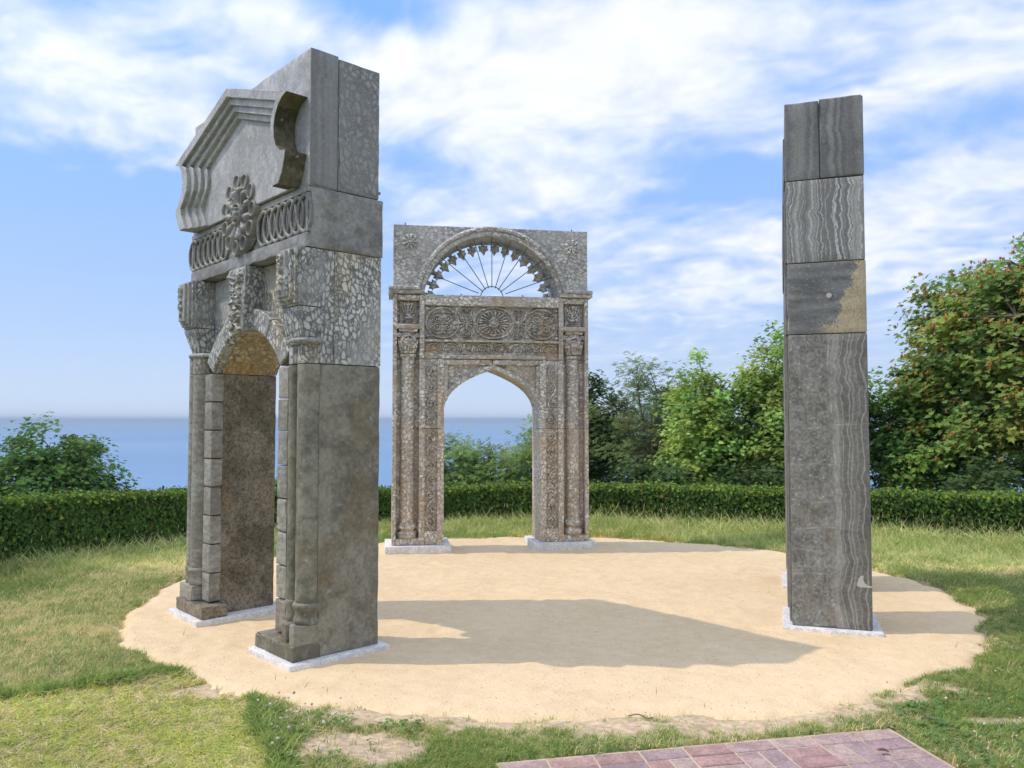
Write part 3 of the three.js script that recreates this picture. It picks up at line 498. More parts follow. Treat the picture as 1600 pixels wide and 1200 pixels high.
// ------------------------------------------------------------------ gate with the lunette (middle, far)
{
  const G = thing('lunette_stone_gate', 'stone gate facing the viewer with pointed arch, scroll frieze and open half round fan', 'gate', [-.300, 0, -10.675], .162);
  const mir = (pts, s) => (s > 0 ? pts : pts.map(([x, y]) => [-x, y]).reverse());
  const R = rng(9);
  const vine = (x, y0, y1, w) => { // S-curved stem with a curl in each bend
    const st = [], n = Math.round((y1 - y0) / .19), d = (y1 - y0) / n; const stem = [];
    for (let i = 0; i <= n * 8; i++) { const t = i / 8; stem.push([x + Math.sin(t * Math.PI) * w * .36, y0 + t * d]); } st.push({ p: stem, r: .012, h: .046 });
    for (let k = 0; k < n; k++) { const s = k % 2 ? 1 : -1, cx = x + s * w * .10, cy = y0 + (k + .5) * d; st.push({ p: spiral(cx, cy, w * .33, s > 0 ? 3.5 : -.4, s * 1.35, 24), r: .0105, h: .044 }); for (let q = 0; q < 4; q++) { const a = R() * 6.28; st.push({ p: [[cx + Math.cos(a) * .012, cy + Math.sin(a) * .012], [cx + Math.cos(a) * .03, cy + Math.sin(a) * .03]], r: .006, r1: .010, h: .04 }); } st.push({ p: [[x - s * w * .30, cy - d * .1], [x - s * w * .40, cy + d * .12]], r: .013, r1: .006, h: .04 }); st.push({ p: [[x - s * w * .16, cy + d * .3], [x - s * w * .38, cy + d * .38]], r: .010, r1: .006, h: .036 }); }
    return relief(st, .236, { res: .006, rough: .004 });
  };
  for (const s of [1, -1]) {
    const X = (a, b) => (s > 0 ? [a, b] : [-b, -a]); let a, b;
    [a, b] = X(.535, 1.375); part(G, 'plinth', block(a, -.05, -.36, b, .10, .36, { chip: .005 }), M.concrete, 'pale concrete footing block');
    const plan = mir([[.632, -.28], [1.29, -.28], [1.29, .28], [1.243, .28], [1.243, .15], [.95, .15], [.95, .28], [.880, .28], [.876, .238], [.718, .238], [.714, .28], [.632, .28]], s);
    const low = part(G, 'pier_block', extrudeY(plan, .10, 1.583), M.backLow);
    const up = part(G, 'pier_block', extrudeY(plan, 1.587, 2.489), M.back);
    [a, b] = X(.94, 1.25); part(low, 'sill', block(a, .102, .14, b, .185, .279), M.backLow);
    for (const [y, h] of [[.1015, .195], [.29, .0]]) if (h) { [a, b] = X(.715, .88); part(low, 'sill', block(a, y, .22, b, y + h - .02, .2795), M.backLow); }
    part(low, 'vine_scroll', vine(s * .797, .285, 1.56, .135), M.backLow, 'carved climbing vine');
    part(up, 'vine_scroll', vine(s * .797, 1.60, 2.42, .135), M.back, 'carved climbing vine');
    const cx = s * 1.097;
    part(low, 'column', shaft(cx, .175, .092, .38, 1.583), M.backLow); part(up, 'column', shaft(cx, .175, .092, 1.587, 2.52, { r1: .088 }), M.back);
    part(low, 'column_base', lathe([[.10, .186], [.125, .187], [.128, .24], [.122, .262], [.10, .275], [.092, .285], [.098, .30], [.118, .31], [.126, .335], [.118, .365], [.095, .385]], cx, .175), M.backLow);
    // pilaster head: neck, capital, abacus, tulip panel
    const head = part(G, 'pilaster_block', extrudeY(mir([[.888, -.28], [1.29, -.28], [1.29, .28], [1.243, .28], [1.243, .15], [.95, .15], [.95, .28], [.888, .28]], s), 2.493, 3.325), M.back);
    part(head, 'neck_ring', boxUV(new THREE.TorusGeometry(.097, .02, 8, 24).rotateX(Math.PI / 2).translate(cx, 2.532, .175)), M.back);
    part(head, 'capital', lathe([[.088, 2.545], [.10, 2.56], [.118, 2.60], [.134, 2.66], [.138, 2.72], [.130, 2.77], [.118, 2.81], [.112, 2.833]], cx, .165), M.back, 'leafy basket capital');
    { const st = []; for (let k = 0; k < 7; k++) { const q = (k - 3) / 3; st.push({ p: arc(cx + q * .118, 2.56, .03, .20 - .05 * Math.abs(q), 1.2, 2.6, 8), r: .008, h: .016 }); st.push({ p: [[cx + q * .085, 2.57], [cx + q * .12, 2.66], [cx + q * .128, 2.74]], r: .014, r1: .008, h: .02 }); } st.push({ p: arc(cx, 2.70, .075, .085, .3, 2.85, 14), r: .009, h: .02 }); for (let k = -2; k < 3; k++) st.push({ p: [[cx, 2.63], [cx + k * .028, 2.75 - Math.abs(k) * .015]], r: .008, r1: .013, h: .02 });
      const g = relief(st.map((q) => ({ ...q, r: q.r * 1.2, r1: (q.r1 ?? q.r) * 1.2, h: .036 })), 0, { res: .005, rough: .004 }), p = g.attributes.position; for (let i = 0; i < p.count; i++) { const dx = p.getX(i) - cx, y = p.getY(i), rr = .09 + .049 * Math.sin(clamp((y - 2.545) / .29) * 2.2), c = Math.sqrt(Math.max(0, 1 - (dx / (rr + .012)) ** 2)); p.setZ(i, .165 + rr * c + p.getZ(i) - .002); } g.computeVertexNormals(); part(head, 'acanthus', g, M.back); }
    for (const q of [-1, 1]) { const g = new THREE.TorusGeometry(.022, .012, 7, 14); g.translate(cx + q * .118, 2.795, .255); part(head, 'volute', boxUV(mergeGeometries([g, new THREE.SphereGeometry(.013, 8, 6).translate(cx + q * .118, 2.795, .26)])), M.back); }
    [a, b] = X(.956, 1.236); part(head, 'abacus', block(a + .02, 2.835, .14, b - .02, 2.872, .30), M.back); [a, b] = X(.945, 1.25); part(head, 'abacus', block(a, 2.873, .14, b, 2.932, .325, { chip: .014 }), M.back);
    [a, b] = X(.985, 1.208); part(head, 'tulip_panel', block(a, 2.935, .14, b, 3.245, .19), M.back);
    { const st = [{ p: [[cx - .05, 3.025], [cx + .05, 3.025]], r: .014, h: .026 }, { p: [[cx, 3.03], [cx - .005, 3.12], [cx, 3.20]], r: .008, r1: .014, h: .022 }];
      for (const q of [-1, 1]) { st.push({ p: bez([cx, 3.03], [cx + q * .03, 3.07], [cx + q * .07, 3.10], [cx + q * .075, 3.17]), r: .007, r1: .013, h: .022 }); st.push({ p: bez([cx, 3.03], [cx + q * .02, 3.09], [cx + q * .035, 3.13], [cx + q * .05, 3.215]), r: .006, r1: .011, h: .022 }); st.push({ p: bez([cx, 3.03], [cx + q * .05, 3.04], [cx + q * .09, 3.06], [cx + q * .085, 3.105]), r: .007, r1: .010, h: .02 }); st.push({ p: spiral(cx + q * .045, 2.985, .032, q > 0 ? 3 : .1, q * 1.1), r: .0065, h: .02 }); } st.push({ p: arc(cx, 3.205, .02, .02, 0, 6.28, 14), r: .008, h: .024 });
      part(head, 'tulip_relief', relief(st.map((q) => ({ ...q, r: q.r * 1.25, r1: (q.r1 ?? q.r) * 1.25, h: .042 })), .188, { res: .005 }), M.back, 'carved bunch of tulips tied with a band'); }
    [a, b] = X(.952, 1.241); part(head, 'cap_bar', block(a, 3.247, .14, b, 3.322, .268), M.back);
    // cornice above the pilaster
    [a, b] = X(.905, 1.345); const co = part(G, 'cornice', block(a, 3.328, -.30, b, 3.378, .315, { chip: .01 }), M.backTop); part(co, 'cornice_nose', boxUV(new THREE.CapsuleGeometry(.0245, b - a - .10, 4, 10).rotateZ(Math.PI / 2).translate((a + b) / 2 + s * .018, 3.402, .312)), M.backTop); [a, b] = X(.99, 1.352); part(co, 'cornice_top', block(a, 3.379, -.30, b, 3.424, .316), M.backTop);
    // spandrels of the pointed arch
    const curve = bez([.634, 1.80], [.634, 2.07], [.36, 2.23], [0, 2.362], 16);
    const sp = part(G, 'spandrel', extrude(mir([[.001, 2.489], ...curve.slice().reverse(), [.634, 2.489]], s), -.28, .215), M.back);
    const rib = curve.map(([x, y], i) => { const p = curve[Math.max(0, i - 1)], q = curve[Math.min(16, i + 1)], l = Math.hypot(q[0] - p[0], q[1] - p[1]); return [Math.max(i === 16 ? .001 : 0, x + (q[1] - p[1]) / l * .062), y - (q[0] - p[0]) / l * .062]; }); rib[16] = [.001, 2.43];
    const c2 = curve.slice(); c2[16] = [.001, 2.362];
    part(sp, 'arch_rib', extrude(mir([...c2, ...rib.reverse()], s), .20, .262, { bevel: .008 }), M.back);
    [a, b] = X(.004, .634); part(sp, 'frame_bar', block(a, 2.418, .2, b, 2.487, .272, { chip: .012 }), M.back); [a, b] = X(.585, .633); part(sp, 'frame_bar', block(a, 1.95, .2, b, 2.417, .274), M.back);
    // quarter of the upper storey and its archivolt
    const t0 = Math.asin((3.425 - 3.22) / 1.012), ring = arc(0, 3.22, 1.012, 1.012, t0, Math.PI / 2, 26); ring[26] = [.0015, 4.232];
    const q = part(G, 'upper_block', extrude(mir([...ring, [.0015, 4.233], [1.29, 4.233], [1.29, 3.425]].filter((_, i) => i !== 26), s), -.28, .252), M.backTop);
    const t1 = Math.asin((3.327 - 3.22) / .9); const av = [...arc(0, 3.22, .90, .90, t1, Math.PI / 2 - .0015, 26), ...arc(0, 3.22, .962, .962, Math.PI / 2 - .0015, t1 - .002, 26)];
    part(q, 'archivolt', extrude(mir(av, s), -.282, .275, { bevel: .008 }), M.backTop);
    const roll = arc(0, 3.22, .995, .995, t1 + .02, Math.PI / 2, 26).map(([x, y]) => new THREE.Vector3(s * x, y, .262));
    part(q, 'archivolt_roll', boxUV(new THREE.TubeGeometry(new THREE.CatmullRomCurve3(roll), 40, .036, 8)), M.backTop);
    const st = []; for (let k = 0; k < 9; k++) { const an = k / 9 * 6.2832; st.push({ p: [[Math.cos(an) * .03, Math.sin(an) * .03], [Math.cos(an) * .085, Math.sin(an) * .085]], r: .010, r1: .024, h: .034 }); } st.push({ p: [[0, 0]], r: .024, h: .04 });
    part(q, 'rosette', relief(st, 0, { res: .005 }).translate(s * 1.075, 4.012, .25), M.backTop, 'small carved flower');
    // ivy leaves along the soffit
    for (let k = 0; k < 8; k++) {
      const an = Math.PI / 2 - .10 - k * .183, c = Math.cos(an), sn = Math.sin(an), L = [[-.028, .0], [-.022, .045], [-.035, .06], [-.072, .052], [-.062, .088], [-.074, .115], [-.045, .118], [-.018, .15], [0, .178], [.018, .15], [.045, .118], [.074, .115], [.062, .088], [.072, .052], [.035, .06], [.022, .045], [.028, .0]];
      const j = 1 + (R() - .5) * .18, tw = (R() - .5) * .25, pts = L.map(([x, y]) => { const X2 = x * j * .82 + y * tw * .5, r = .905 - y * (1.02 + .1 * R() * 0), lx = X2; return [c * r - sn * lx, 3.22 + sn * r + c * lx]; });
      part(q, 'ivy_leaf', extrude(mir(pts, s), -.16, -.06, { bevel: .012 }), M.backTop);
    }
  }
  // lintel with its scroll friezes
  const li = part(G, 'lintel_block', block(-.884, 2.493, -.28, .884, 3.322, .236, { chip: .008 }), M.back);
  part(li, 'lintel_band', block(-.885, 3.184, .22, .885, 3.3235, .302, { chip: .016 }), M.back); part(li, 'lintel_band', block(-.885, 2.712, .22, .885, 2.742, .30, { chip: .012 }), M.back); part(li, 'lintel_band', block(-.70, 2.4935, .22, .70, 2.545, .292, { chip: .012 }), M.back);
  for (const s of [-1, 1]) {
    const cx = s * .655, cy = 2.962; const d = (o) => ({ r: .0125, h: .05, ...o });
    part(li, 'scroll_ring', relief([d({ p: arc(cx, cy, .215, .20, 0, 6.2832, 44), r: .013 })], .234, { res: .006, rough: .004 }), M.back);
    for (const [qx, qy] of [[-1, 1], [1, 1], [-1, -1], [1, -1]]) {
      const st = [d({ p: spiral(cx + qx * .066, cy + qy * .058, .05, qy > 0 ? -1.6 : 1.6, qx * qy * 1.4) }), d({ p: bez([cx + qx * .02, cy], [cx + qx * .08, cy], [cx + qx * .13, cy + qy * .03], [cx + qx * .17, cy + qy * .09]), r: .009 }), d({ p: bez([cx + qx * .01, cy + qy * .13], [cx + qx * .05, cy + qy * .15], [cx + qx * .1, cy + qy * .15], [cx + qx * .13, cy + qy * .11]), r: .010, r1: .006 })];
      part(li, 'scroll', relief(st, .234, { res: .006, rough: .004 }), M.back);
    }
    for (const v of [-1, 1]) { const x = s * .345, y = cy + v * .112, st = [d({ p: arc(x, y, .10, .098, v > 0 ? -3.4 : -.3, v > 0 ? .3 : 3.4, 24) }), d({ p: spiral(x - .045, y + v * .045, .036, v > 0 ? -.4 : .4, v * 1.2), r: .009 }), d({ p: spiral(x + .045, y + v * .045, .036, v > 0 ? 3.5 : -3.5, -v * 1.2), r: .009 }), d({ p: [[x, y - v * .08], [x, y + v * .02]], r: .016, r1: .007 }), d({ p: [[x - .005, y - v * .06], [x - .035, y - v * .01]], r: .009, r1: .006 }), d({ p: [[x + .005, y - v * .06], [x + .035, y - v * .01]], r: .009, r1: .006 })]; part(li, 'scroll', relief(st, .234, { res: .006, rough: .004 }), M.back); }
    for (const q of [{ p: [[s * .865, 3.15], [s * .80, 3.13]], r: .02, r1: .008 }, { p: [[s * .865, 2.78], [s * .80, 2.80]], r: .02, r1: .008 }, { p: [[s * .45, 2.962], [s * .27, 2.962]], r: .014 }]) part(li, 'leaf_carving', relief([d(q)], .234, { res: .006, rough: .004 }), M.back);
  }
  { const st = [{ p: arc(.015, 2.97, .262, .205, 0, 6.2832, 48), r: .015, h: .05 }, { p: arc(.015, 2.97, .212, .158, 0, 6.2832, 48), r: .011, h: .045 }];
    part(li, 'medallion_rim', relief(st, .234, { res: .006, rough: .004 }), M.back);
    const me = [{ p: [[.015, 2.97]], r: .062, h: .07 }, { p: arc(.015, 2.97, .058, .055, 0, 6.28, 24), r: .013, h: .075 }]; for (let k = 0; k < 22; k++) { const a = k / 22 * 6.2832; me.push({ p: [[.015 + Math.cos(a) * .085, 2.97 + Math.sin(a) * .075], [.015 + Math.cos(a) * .19, 2.97 + Math.sin(a) * .138]], r: .007, r1: .0175, h: .04, h1: .06 }); }
    part(li, 'medallion', relief(me, .234, { res: .005, rough: .003 }), M.back, 'oval carved sunflower'); }
  for (let k = 0; k < 8; k++) { const x = -.765 + k * .2186, y = 2.628, st = [{ p: arc(x, y - .04, .10, .105, .15, 3.0, 16), r: .011, h: .045 }]; for (const q of [-1, 1]) st.push({ p: spiral(x + q * .042, y - .008, .034, q > 0 ? 3 : .1, q * -1.25), r: .0105, h: .045 }); for (let n = 0; n < 5; n++) st.push({ p: [[x + (R() - .5) * .2, y + (R() - .5) * .13]], r: .010 + R() * .008, h: .035 }); st.push({ p: [[x, y + .02], [x, y + .065]], r: .008, r1: .014, h: .024 }); part(li, 'scroll', relief(st, .234, { res: .006, rough: .005 }), M.back); }
  // iron fan in the lunette, dowels on top
  for (let k = 0; k < 9; k++) { const an = Math.PI * (.115 + .77 * k / 8), r0 = k === 0 || k === 8 ? .19 : .145, c = Math.cos(an), s = Math.sin(an), y0 = 3.30; let r1 = .2; while (Math.hypot(r1 * c, y0 + r1 * s - 3.22) < .905) r1 += .002; const g = new THREE.CylinderGeometry(.0055, .0055, r1 - r0, 7).rotateZ(an - Math.PI / 2).translate(c * (r0 + r1) / 2, y0 + s * (r0 + r1) / 2, .21); part(G, 'iron_ray', g, M.iron); }
  part(G, 'iron_arc', new THREE.TorusGeometry(.15, .006, 7, 28, Math.PI).translate(0, 3.312, .21), M.iron);
  for (const x of [-.40, .42, .755]) part(G, 'iron_stub', new THREE.CylinderGeometry(.007, .007, .05, 7).rotateZ(.5).translate(x, 3.335, .21), M.rust);
  for (const [x, h] of [[-1.135, .09], [-.70, .04], [.755, .035], [1.135, .085]]) part(G, 'dowel_pin', new THREE.CylinderGeometry(.008, .008, h, 7).translate(x, 4.23 + h / 2, .0), M.rust);
}

// ------------------------------------------------------------------ gate seen edge on (right)
{
  const G = thing('edgewise_stone_gate', 'grey banded stone gate turned edge on, beside the maple trees', 'gate', [2.928, 0, -7.538], -1.896);
  for (const s of [1, -1]) {
    const X = (a, b) => (s > 0 ? [a, b] : [-b, -a]); let [a, b] = X(.47, 1.21);
    part(G, 'plinth', block(a, -.06, -.375, b, .035, .375, { chip: .006 }), M.concrete, 'pale concrete footing slab');
    [a, b] = X(.55, 1.15); const p = part(G, 'pier', block(a, .035, -.30, b, 2.398, .30, { chip: .01, ou: -.39, ov: -.035 }), M.longSide);
    [a, b] = X(.60, 1.138); part(p, 'facing', block(a, .06, .29, b, 2.39, .318), M.bandLong); [a, b] = X(.66, 1.10); part(p, 'facing', block(a, .16, .305, b, 2.38, .334), M.bandLong);
  }
  const arch = arc(0, 2.402, .55, .42, Math.PI, 0, 20);
  const mid = part(G, 'arch_block', extrude([[-1.15, 2.402], ...arch, [1.0, 2.402], [1.0, 2.988], [-1.15, 2.988]], -.30, .30), M.layer);
  part(G, 'arch_block', block(1.0025, 2.402, -.30, 1.15, 2.988, .30, { chip: .008, ou: .30 - .7, ov: -2.402 }), M.layerTan, 'dark layered block with a tan weathered corner');
  const ban = part(G, 'banded_block', block(-1.15, 2.992, -.297, 1.148, 3.678, .30, { chip: .008, ou: .1, ov: .2 }), M.bandBold, 'block of bold wavy white bands');
  part(mid, 'facing', extrude([...arc(0, 2.402, .56, .43, Math.PI, 0, 20).map(([x, y]) => [x, y + .002]), [.68, 2.404], ...arc(0, 2.402, .68, .53, 0, Math.PI, 20).slice(1, -1), [-.68, 2.404]], .29, .324), M.layer);
  part(mid, 'facing', block(.62, 2.405, .29, 1.138, 2.985, .318), M.layer); part(ban, 'facing', block(-1.13, 3.0, .29, 1.136, 3.60, .316), M.bandSoft); part(ban, 'facing', block(-1.0, 3.06, .31, 1.0, 3.54, .328), M.bandSoft);
  const t1 = part(G, 'top_slab', block(-1.15, 3.682, .0345, 1.149, 4.335, .302, { chip: .01, ou: .4, ov: .7 }), M.bandSoft, 'front top slab');
  part(t1, 'facing', block(-1.1, 3.70, .29, 1.132, 4.05, .318), M.bandSoft);
  part(G, 'top_slab', block(-1.15, 3.684, -.302, 1.152, 4.345, .031, { chip: .012, ou: .9, ov: .1 }), M.bandSoft, 'rear top slab');
  part(G, 'stone_plug', new THREE.CylinderGeometry(.022, .022, .006, 20).rotateZ(Math.PI / 2).translate(1.152, 3.985, 0), M.bandSoft, 'small round plug in the top slab'); part(G, 'stone_plug', new THREE.CylinderGeometry(.021, .021, .008, 20).rotateZ(Math.PI / 2).translate(1.152, 2.712, -.02), M.mortar, 'pale round plug in the layered block');
  const patch = [[0, 0], [.012, .05], [.03, .075], [.05, .082], [.048, .05], [.06, .02], [.085, .004], [.11, .0], [.11, -.012], [.05, -.012], [.02, -.014]];
  part(G, 'mortar_patch', extrude(patch, 0, .007, { bevel: .002 }).rotateY(Math.PI / 2).translate(1.146, .385, -.188), M.mortar, 'pale mortar repair near the foot');
}

// ------------------------------------------------------------------ foliage
const leafy = (trans = .32, rough = .75) => new THREE.MeshPhysicalMaterial({ color: 0xffffff, roughness: rough, specularIntensity: .3, transmission: trans, thickness: 0, side: THREE.DoubleSide });
const M_leaf = leafy(.46, .97), M_hedge = leafy(.25, .95), M_blade = leafy(.3, .97), M_seed = leafy(.2, .97);
function fan(pts, fold = .12) { // a leaf from its outline, folded along the midrib (x = 0), base at the origin, tip along +y
  const pos = [], cx = 0, cy = pts.reduce((a, p) => a + p[1], 0) / pts.length;
  const P = (p) => [p[0], p[1], Math.abs(p[0]) * fold - p[1] * p[1] * .14];
  for (let i = 0; i < pts.length; i++) pos.push(...P([cx, cy]), ...P(pts[i]), ...P(pts[(i + 1) % pts.length]));
  const g = new THREE.BufferGeometry(); g.setAttribute('position', new THREE.Float32BufferAttribute(pos, 3)); g.computeVertexNormals(); return g;
}
const mapleLeaf = fan([[0, -.05], [.22, -.02], [.5, .12], [.27, .3], [.46, .62], [.17, .55], [0, 1], [-.17, .55], [-.46, .62], [-.27, .3], [-.5, .12], [-.22, -.02]].map(([x, y]) => [x * 1.05, y]), .25);
const ovalLeaf = fan([[0, 0], [.22, .2], [.3, .48], [.19, .8], [0, 1], [-.19, .8], [-.3, .48], [-.22, .2]], .45);
const ashLeaf = mergeGeometries([[0, .45, 0, .55], [.03, .12, -1.0, .45], [-.03, .12, 1.0, .45], [.03, .38, -.95, .45], [-.03, .38, .95, .45]].map(([x, y, a, s]) => fan([[0, 0], [.2, .35], [.14, .75], [0, 1], [-.14, .75], [-.2, .35]], .3).scale(s, s, s).rotateZ(a).translate(x, y, 0)));
const seedKeys = mergeGeometries([-.7, -.2, .35, .85].map((a, i) => new THREE.ConeGeometry(.16, .62, 4, 1).scale(1, 1, .4).rotateZ(a + Math.PI).translate(Math.sin(a) * .25, -.32, (i % 2) * .12)));
const V = (x, y, z) => new THREE.Vector3(x, y, z);
function limb(a, b, r0, r1, bow, R, sides = 6) {
  const d = b.clone().sub(a), m = a.clone().addScaledVector(d, .5).add(V((R() - .5) * bow, (R() - .2) * bow * .8, (R() - .5) * bow)), c = new THREE.QuadraticBezierCurve3(a, m, b), n = 6, pos = [], uv = [], idx = [], L = d.length();
  const fr = c.computeFrenetFrames(n);
  for (let i = 0; i <= n; i++) { const p = c.getPoint(i / n), r = mix(r0, r1, i / n); for (let k = 0; k <= sides; k++) { const t = k / sides * 6.2832, q = p.clone().addScaledVector(fr.normals[i], Math.cos(t) * r).addScaledVector(fr.binormals[i], Math.sin(t) * r); pos.push(q.x, q.y, q.z); uv.push(k / sides * 6.28 * r0, i / n * L); } }
  for (let i = 0; i < n; i++) for (let k = 0; k < sides; k++) { const q = i * (sides + 1) + k; idx.push(q, q + 1, q + sides + 1, q + 1, q + sides + 2, q + sides + 1); }
  const g = new THREE.BufferGeometry(); g.setAttribute('position', new THREE.Float32BufferAttribute(pos, 3)); g.setAttribute('uv', new THREE.Float32BufferAttribute(uv, 2)); g.setIndex(idx); g.computeVertexNormals();
  g.userData.curve = c; return g;
}
function scatter(parent, name, geo, mat, list, label) { // list: [pos, quaternion, scale, colour]
  const im = new THREE.InstancedMesh(geo, mat, list.length), m = new THREE.Matrix4(), s = new THREE.Vector3();
  list.forEach(([p, q, k, c], i) => { m.compose(p, q, Array.isArray(k) ? s.set(...k) : s.set(k, k, k)); im.setMatrixAt(i, m); im.setColorAt(i, c); });
  im.name = name; im.userData.kind = 'stuff'; if (label) im.userData.label = label; parent.add(im); return im;
}
const aim = (n, R, spin) => { const q = new THREE.Quaternion().setFromUnitVectors(V(0, 0, 1), n); return q.multiply(new THREE.Quaternion().setFromAxisAngle(V(0, 0, 1), spin ?? R() * 6.2832)); };
// crown: centre and radii in metres relative to the base; lumps pull its outline in and out
function tree({ name = 'tree', label, x, z, y, c, r, clumps, per, size, leaf = mapleLeaf, colors, trunk = .13, seed = 1, clump = .42, keys = 0, bareness = 0, group, lumps = 1, spires = 0, low = -.75 }) {
  const R = rng(seed), g = thing(name, label, 'tree', [x, y, z], 0, group), wood = [], C0 = V(c[0], c[1], c[2]);
  const fork = V(c[0] * .4, Math.max(.4, c[1] - r[1] * .75), c[2] * .4);
  wood.push(limb(V(0, -.3, 0), fork, trunk * 1.25, trunk, .1, R, 9));
  const limbs = [];
  const nL = 9; for (let i = 0; i < nL; i++) { const a = i / nL * 6.2832 + R() * .5, e = .15 + R() * 1.2, b = C0.clone().add(V(Math.cos(a) * Math.cos(e) * r[0] * .72, Math.sin(e) * r[1] * .8, Math.sin(a) * Math.cos(e) * r[2] * .72)); const l = limb(fork.clone().add(V(0, -R() * .2, 0)), b, trunk * .55, trunk * .12, .5, R); wood.push(l); limbs.push(l.userData.curve); }
  const leaves = [], seeds = [], col = new THREE.Color();
  for (let k = 0; k < clumps; k++) {
    let d, f, t = 0; do { d = V(R() * 2 - 1, R() * 2 - 1, R() * 2 - 1); t++; } while ((d.length() > 1 || d.length() < .05 || d.y / d.length() < low) && t < 60);
    d.normalize(); f = 1 + lumps * (P3.noise(d.x * 1.9 + seed, d.y * 1.9, d.z * 1.9) * .42 + P3.noise(d.x * 4.5, d.y * 4.5 + seed, d.z * 4.5) * .24);
    const rad = Math.pow(R(), .42) * f * (1 - .1 * R()), pc = C0.clone().add(V(d.x * r[0] * rad, d.y * r[1] * rad, d.z * r[2] * rad));
    if (spires && d.y > .25 && R() < spires) pc.y += R() * r[1] * .34;
    let best = null, bd = 1e9; for (const cv of limbs) for (let i = 2; i <= 8; i++) { const q = cv.getPoint(i / 8), dd = q.distanceToSquared(pc); if (dd < bd) { bd = dd; best = q; } }
    if (k % 2 === 0 || bareness) wood.push(limb(best, pc, trunk * .13, .006, .25, R, 4));
    if (R() < bareness && rad < .8) continue;
    const tint = .72 + R() * .56, warm = (R() - .5) * .3, rc = clump * (.6 + R() * .7), n = Math.round(per * (.6 + R() * .8)), base = colors[Math.floor(R() * colors.length)];
    for (let i = 0; i < n; i++) {
      const o = V(R() + R() + R() - 1.5, (R() + R() + R() - 1.5) * .7, R() + R() + R() - 1.5).multiplyScalar(rc * 1.15), p = pc.clone().add(o); p.y -= o.lengthSq() * .25;
      const nn = V(d.x * .6 + (R() - .5) * 1.5, .75 + R() * .8, d.z * .6 + (R() - .5) * 1.5).normalize(), q = aim(nn, R), s = size * (.6 + R() * .75), v = tint * (.8 + R() * .4);
      col.setRGB(base[0] * v * (1 + warm + (R() - .5) * .15), base[1] * v, base[2] * v * (1 - warm * .5)); leaves.push([p, q, s, col.clone()]);
    }
    for (let i = 0; i < keys * (R() < .6 ? 1 : .15); i++) { const p = pc.clone().add(V((R() - .5) * rc * 1.6, (R() - .3) * rc * .9, (R() - .5) * rc * 1.6)).addScaledVector(d, rc * .35); const v = .7 + R() * .6, w = R(); seeds.push([p, new THREE.Quaternion().setFromEuler(new THREE.Euler((R() - .5) * .8, R() * 6.28, (R() - .5) * .8)), .13 * (.7 + R() * .7), new THREE.Color().setRGB(mix(.62, .52, w) * v, mix(.27, .38, w) * v, mix(.10, .09, w) * v)]); }
  }
  for (const w of wood) if (!w.index) throw new Error('wood');
  part(g, 'trunk', mergeGeometries(wood.map((w) => { w.userData = {}; return w; })), M.bark);
  scatter(g, 'crown', leaf, M_leaf, leaves);
  if (seeds.length) scatter(g, 'seed_clusters', seedKeys, M_seed, seeds, 'orange brown winged seeds hanging in bunches');
  return g;
}
const mapleDark = [[0.162, 0.301, 0.073], [0.197, 0.337, 0.08], [0.132, 0.253, 0.08]], mapleLight = [[0.362, 0.524, 0.123], [0.302, 0.453, 0.11], [0.421, 0.549, 0.137]], ash = [[0.284, 0.404, 0.123], [0.244, 0.366, 0.111], [0.342, 0.444, 0.149]], dim = [[0.08, 0.144, 0.046], [0.096, 0.168, 0.053]];
tree({ name: 'maple_tree', label: 'spreading dark green tree below the hedge at the left, the sea behind it', x: -12.6, z: -22, y: -4.6, c: [-.1, 3.6, 0], r: [2.2, 2.3, 1.9], lumps: .7, clumps: 330, per: 80, size: .12, colors: [[0.114, 0.228, 0.054], [0.15, 0.276, 0.066], [0.09, 0.192, 0.054]], trunk: .16, seed: 11, clump: .36, spires: .3 });
tree({ name: 'round_bush', label: 'small bush glimpsed between the two piers of the pedimented gate', x: -5.5, z: -20, y: -3.6, c: [0, 2.75, 0], r: [1.0, 1.35, 1.0], clumps: 60, per: 70, size: .11, colors: mapleDark, trunk: .08, seed: 15, clump: .32 });
tree({ name: 'ash_tree', label: 'feathery pale green tree seen low through the pointed arch, left half', x: -1.25, z: -19.5, y: -3.6, c: [0, 3.6, 0], r: [1.3, 1.4, 1.1], clumps: 105, per: 60, size: .15, leaf: ashLeaf, colors: ash, trunk: .09, seed: 21, clump: .34, group: undefined });
tree({ name: 'ash_tree', label: 'feathery pale green tree behind the right pier of the pointed arch', x: .55, z: -19.2, y: -3.6, c: [0, 3.8, 0], r: [1.2, 1.5, 1.1], clumps: 105, per: 60, size: .15, leaf: ashLeaf, colors: ash, trunk: .09, seed: 27, clump: .34 });
tree({ name: 'dark_tree', label: 'dark green tree just right of the lunette gate', x: 2.15, z: -22, y: -4, c: [0, 5.0, 0], r: [.95, 1.9, 1.2], clumps: 120, per: 80, size: .12, colors: dim, trunk: .12, seed: 33, clump: .36 });
tree({ name: 'open_tree', label: 'grey green tree with bare lower branches showing, right of the lunette gate', x: 3.45, z: -20.2, y: -2.9, c: [0, 3.55, 0], r: [1.45, 2.35, 1.35], clumps: 150, per: 50, size: .14, leaf: ashLeaf, colors: [[0.237, 0.312, 0.112], [0.275, 0.35, 0.125], [0.188, 0.263, 0.094]], trunk: .12, seed: 39, clump: .34, bareness: .75, low: .02 });
tree({ name: 'dark_tree', label: 'dark tree top in the gap behind the two pale maples', x: 4.7, z: -25, y: -4.4, c: [0, 5.2, 0], r: [2.2, 2.3, 1.6], clumps: 150, per: 56, size: .17, colors: dim, trunk: .15, seed: 44, clump: .42, leaf: ashLeaf });
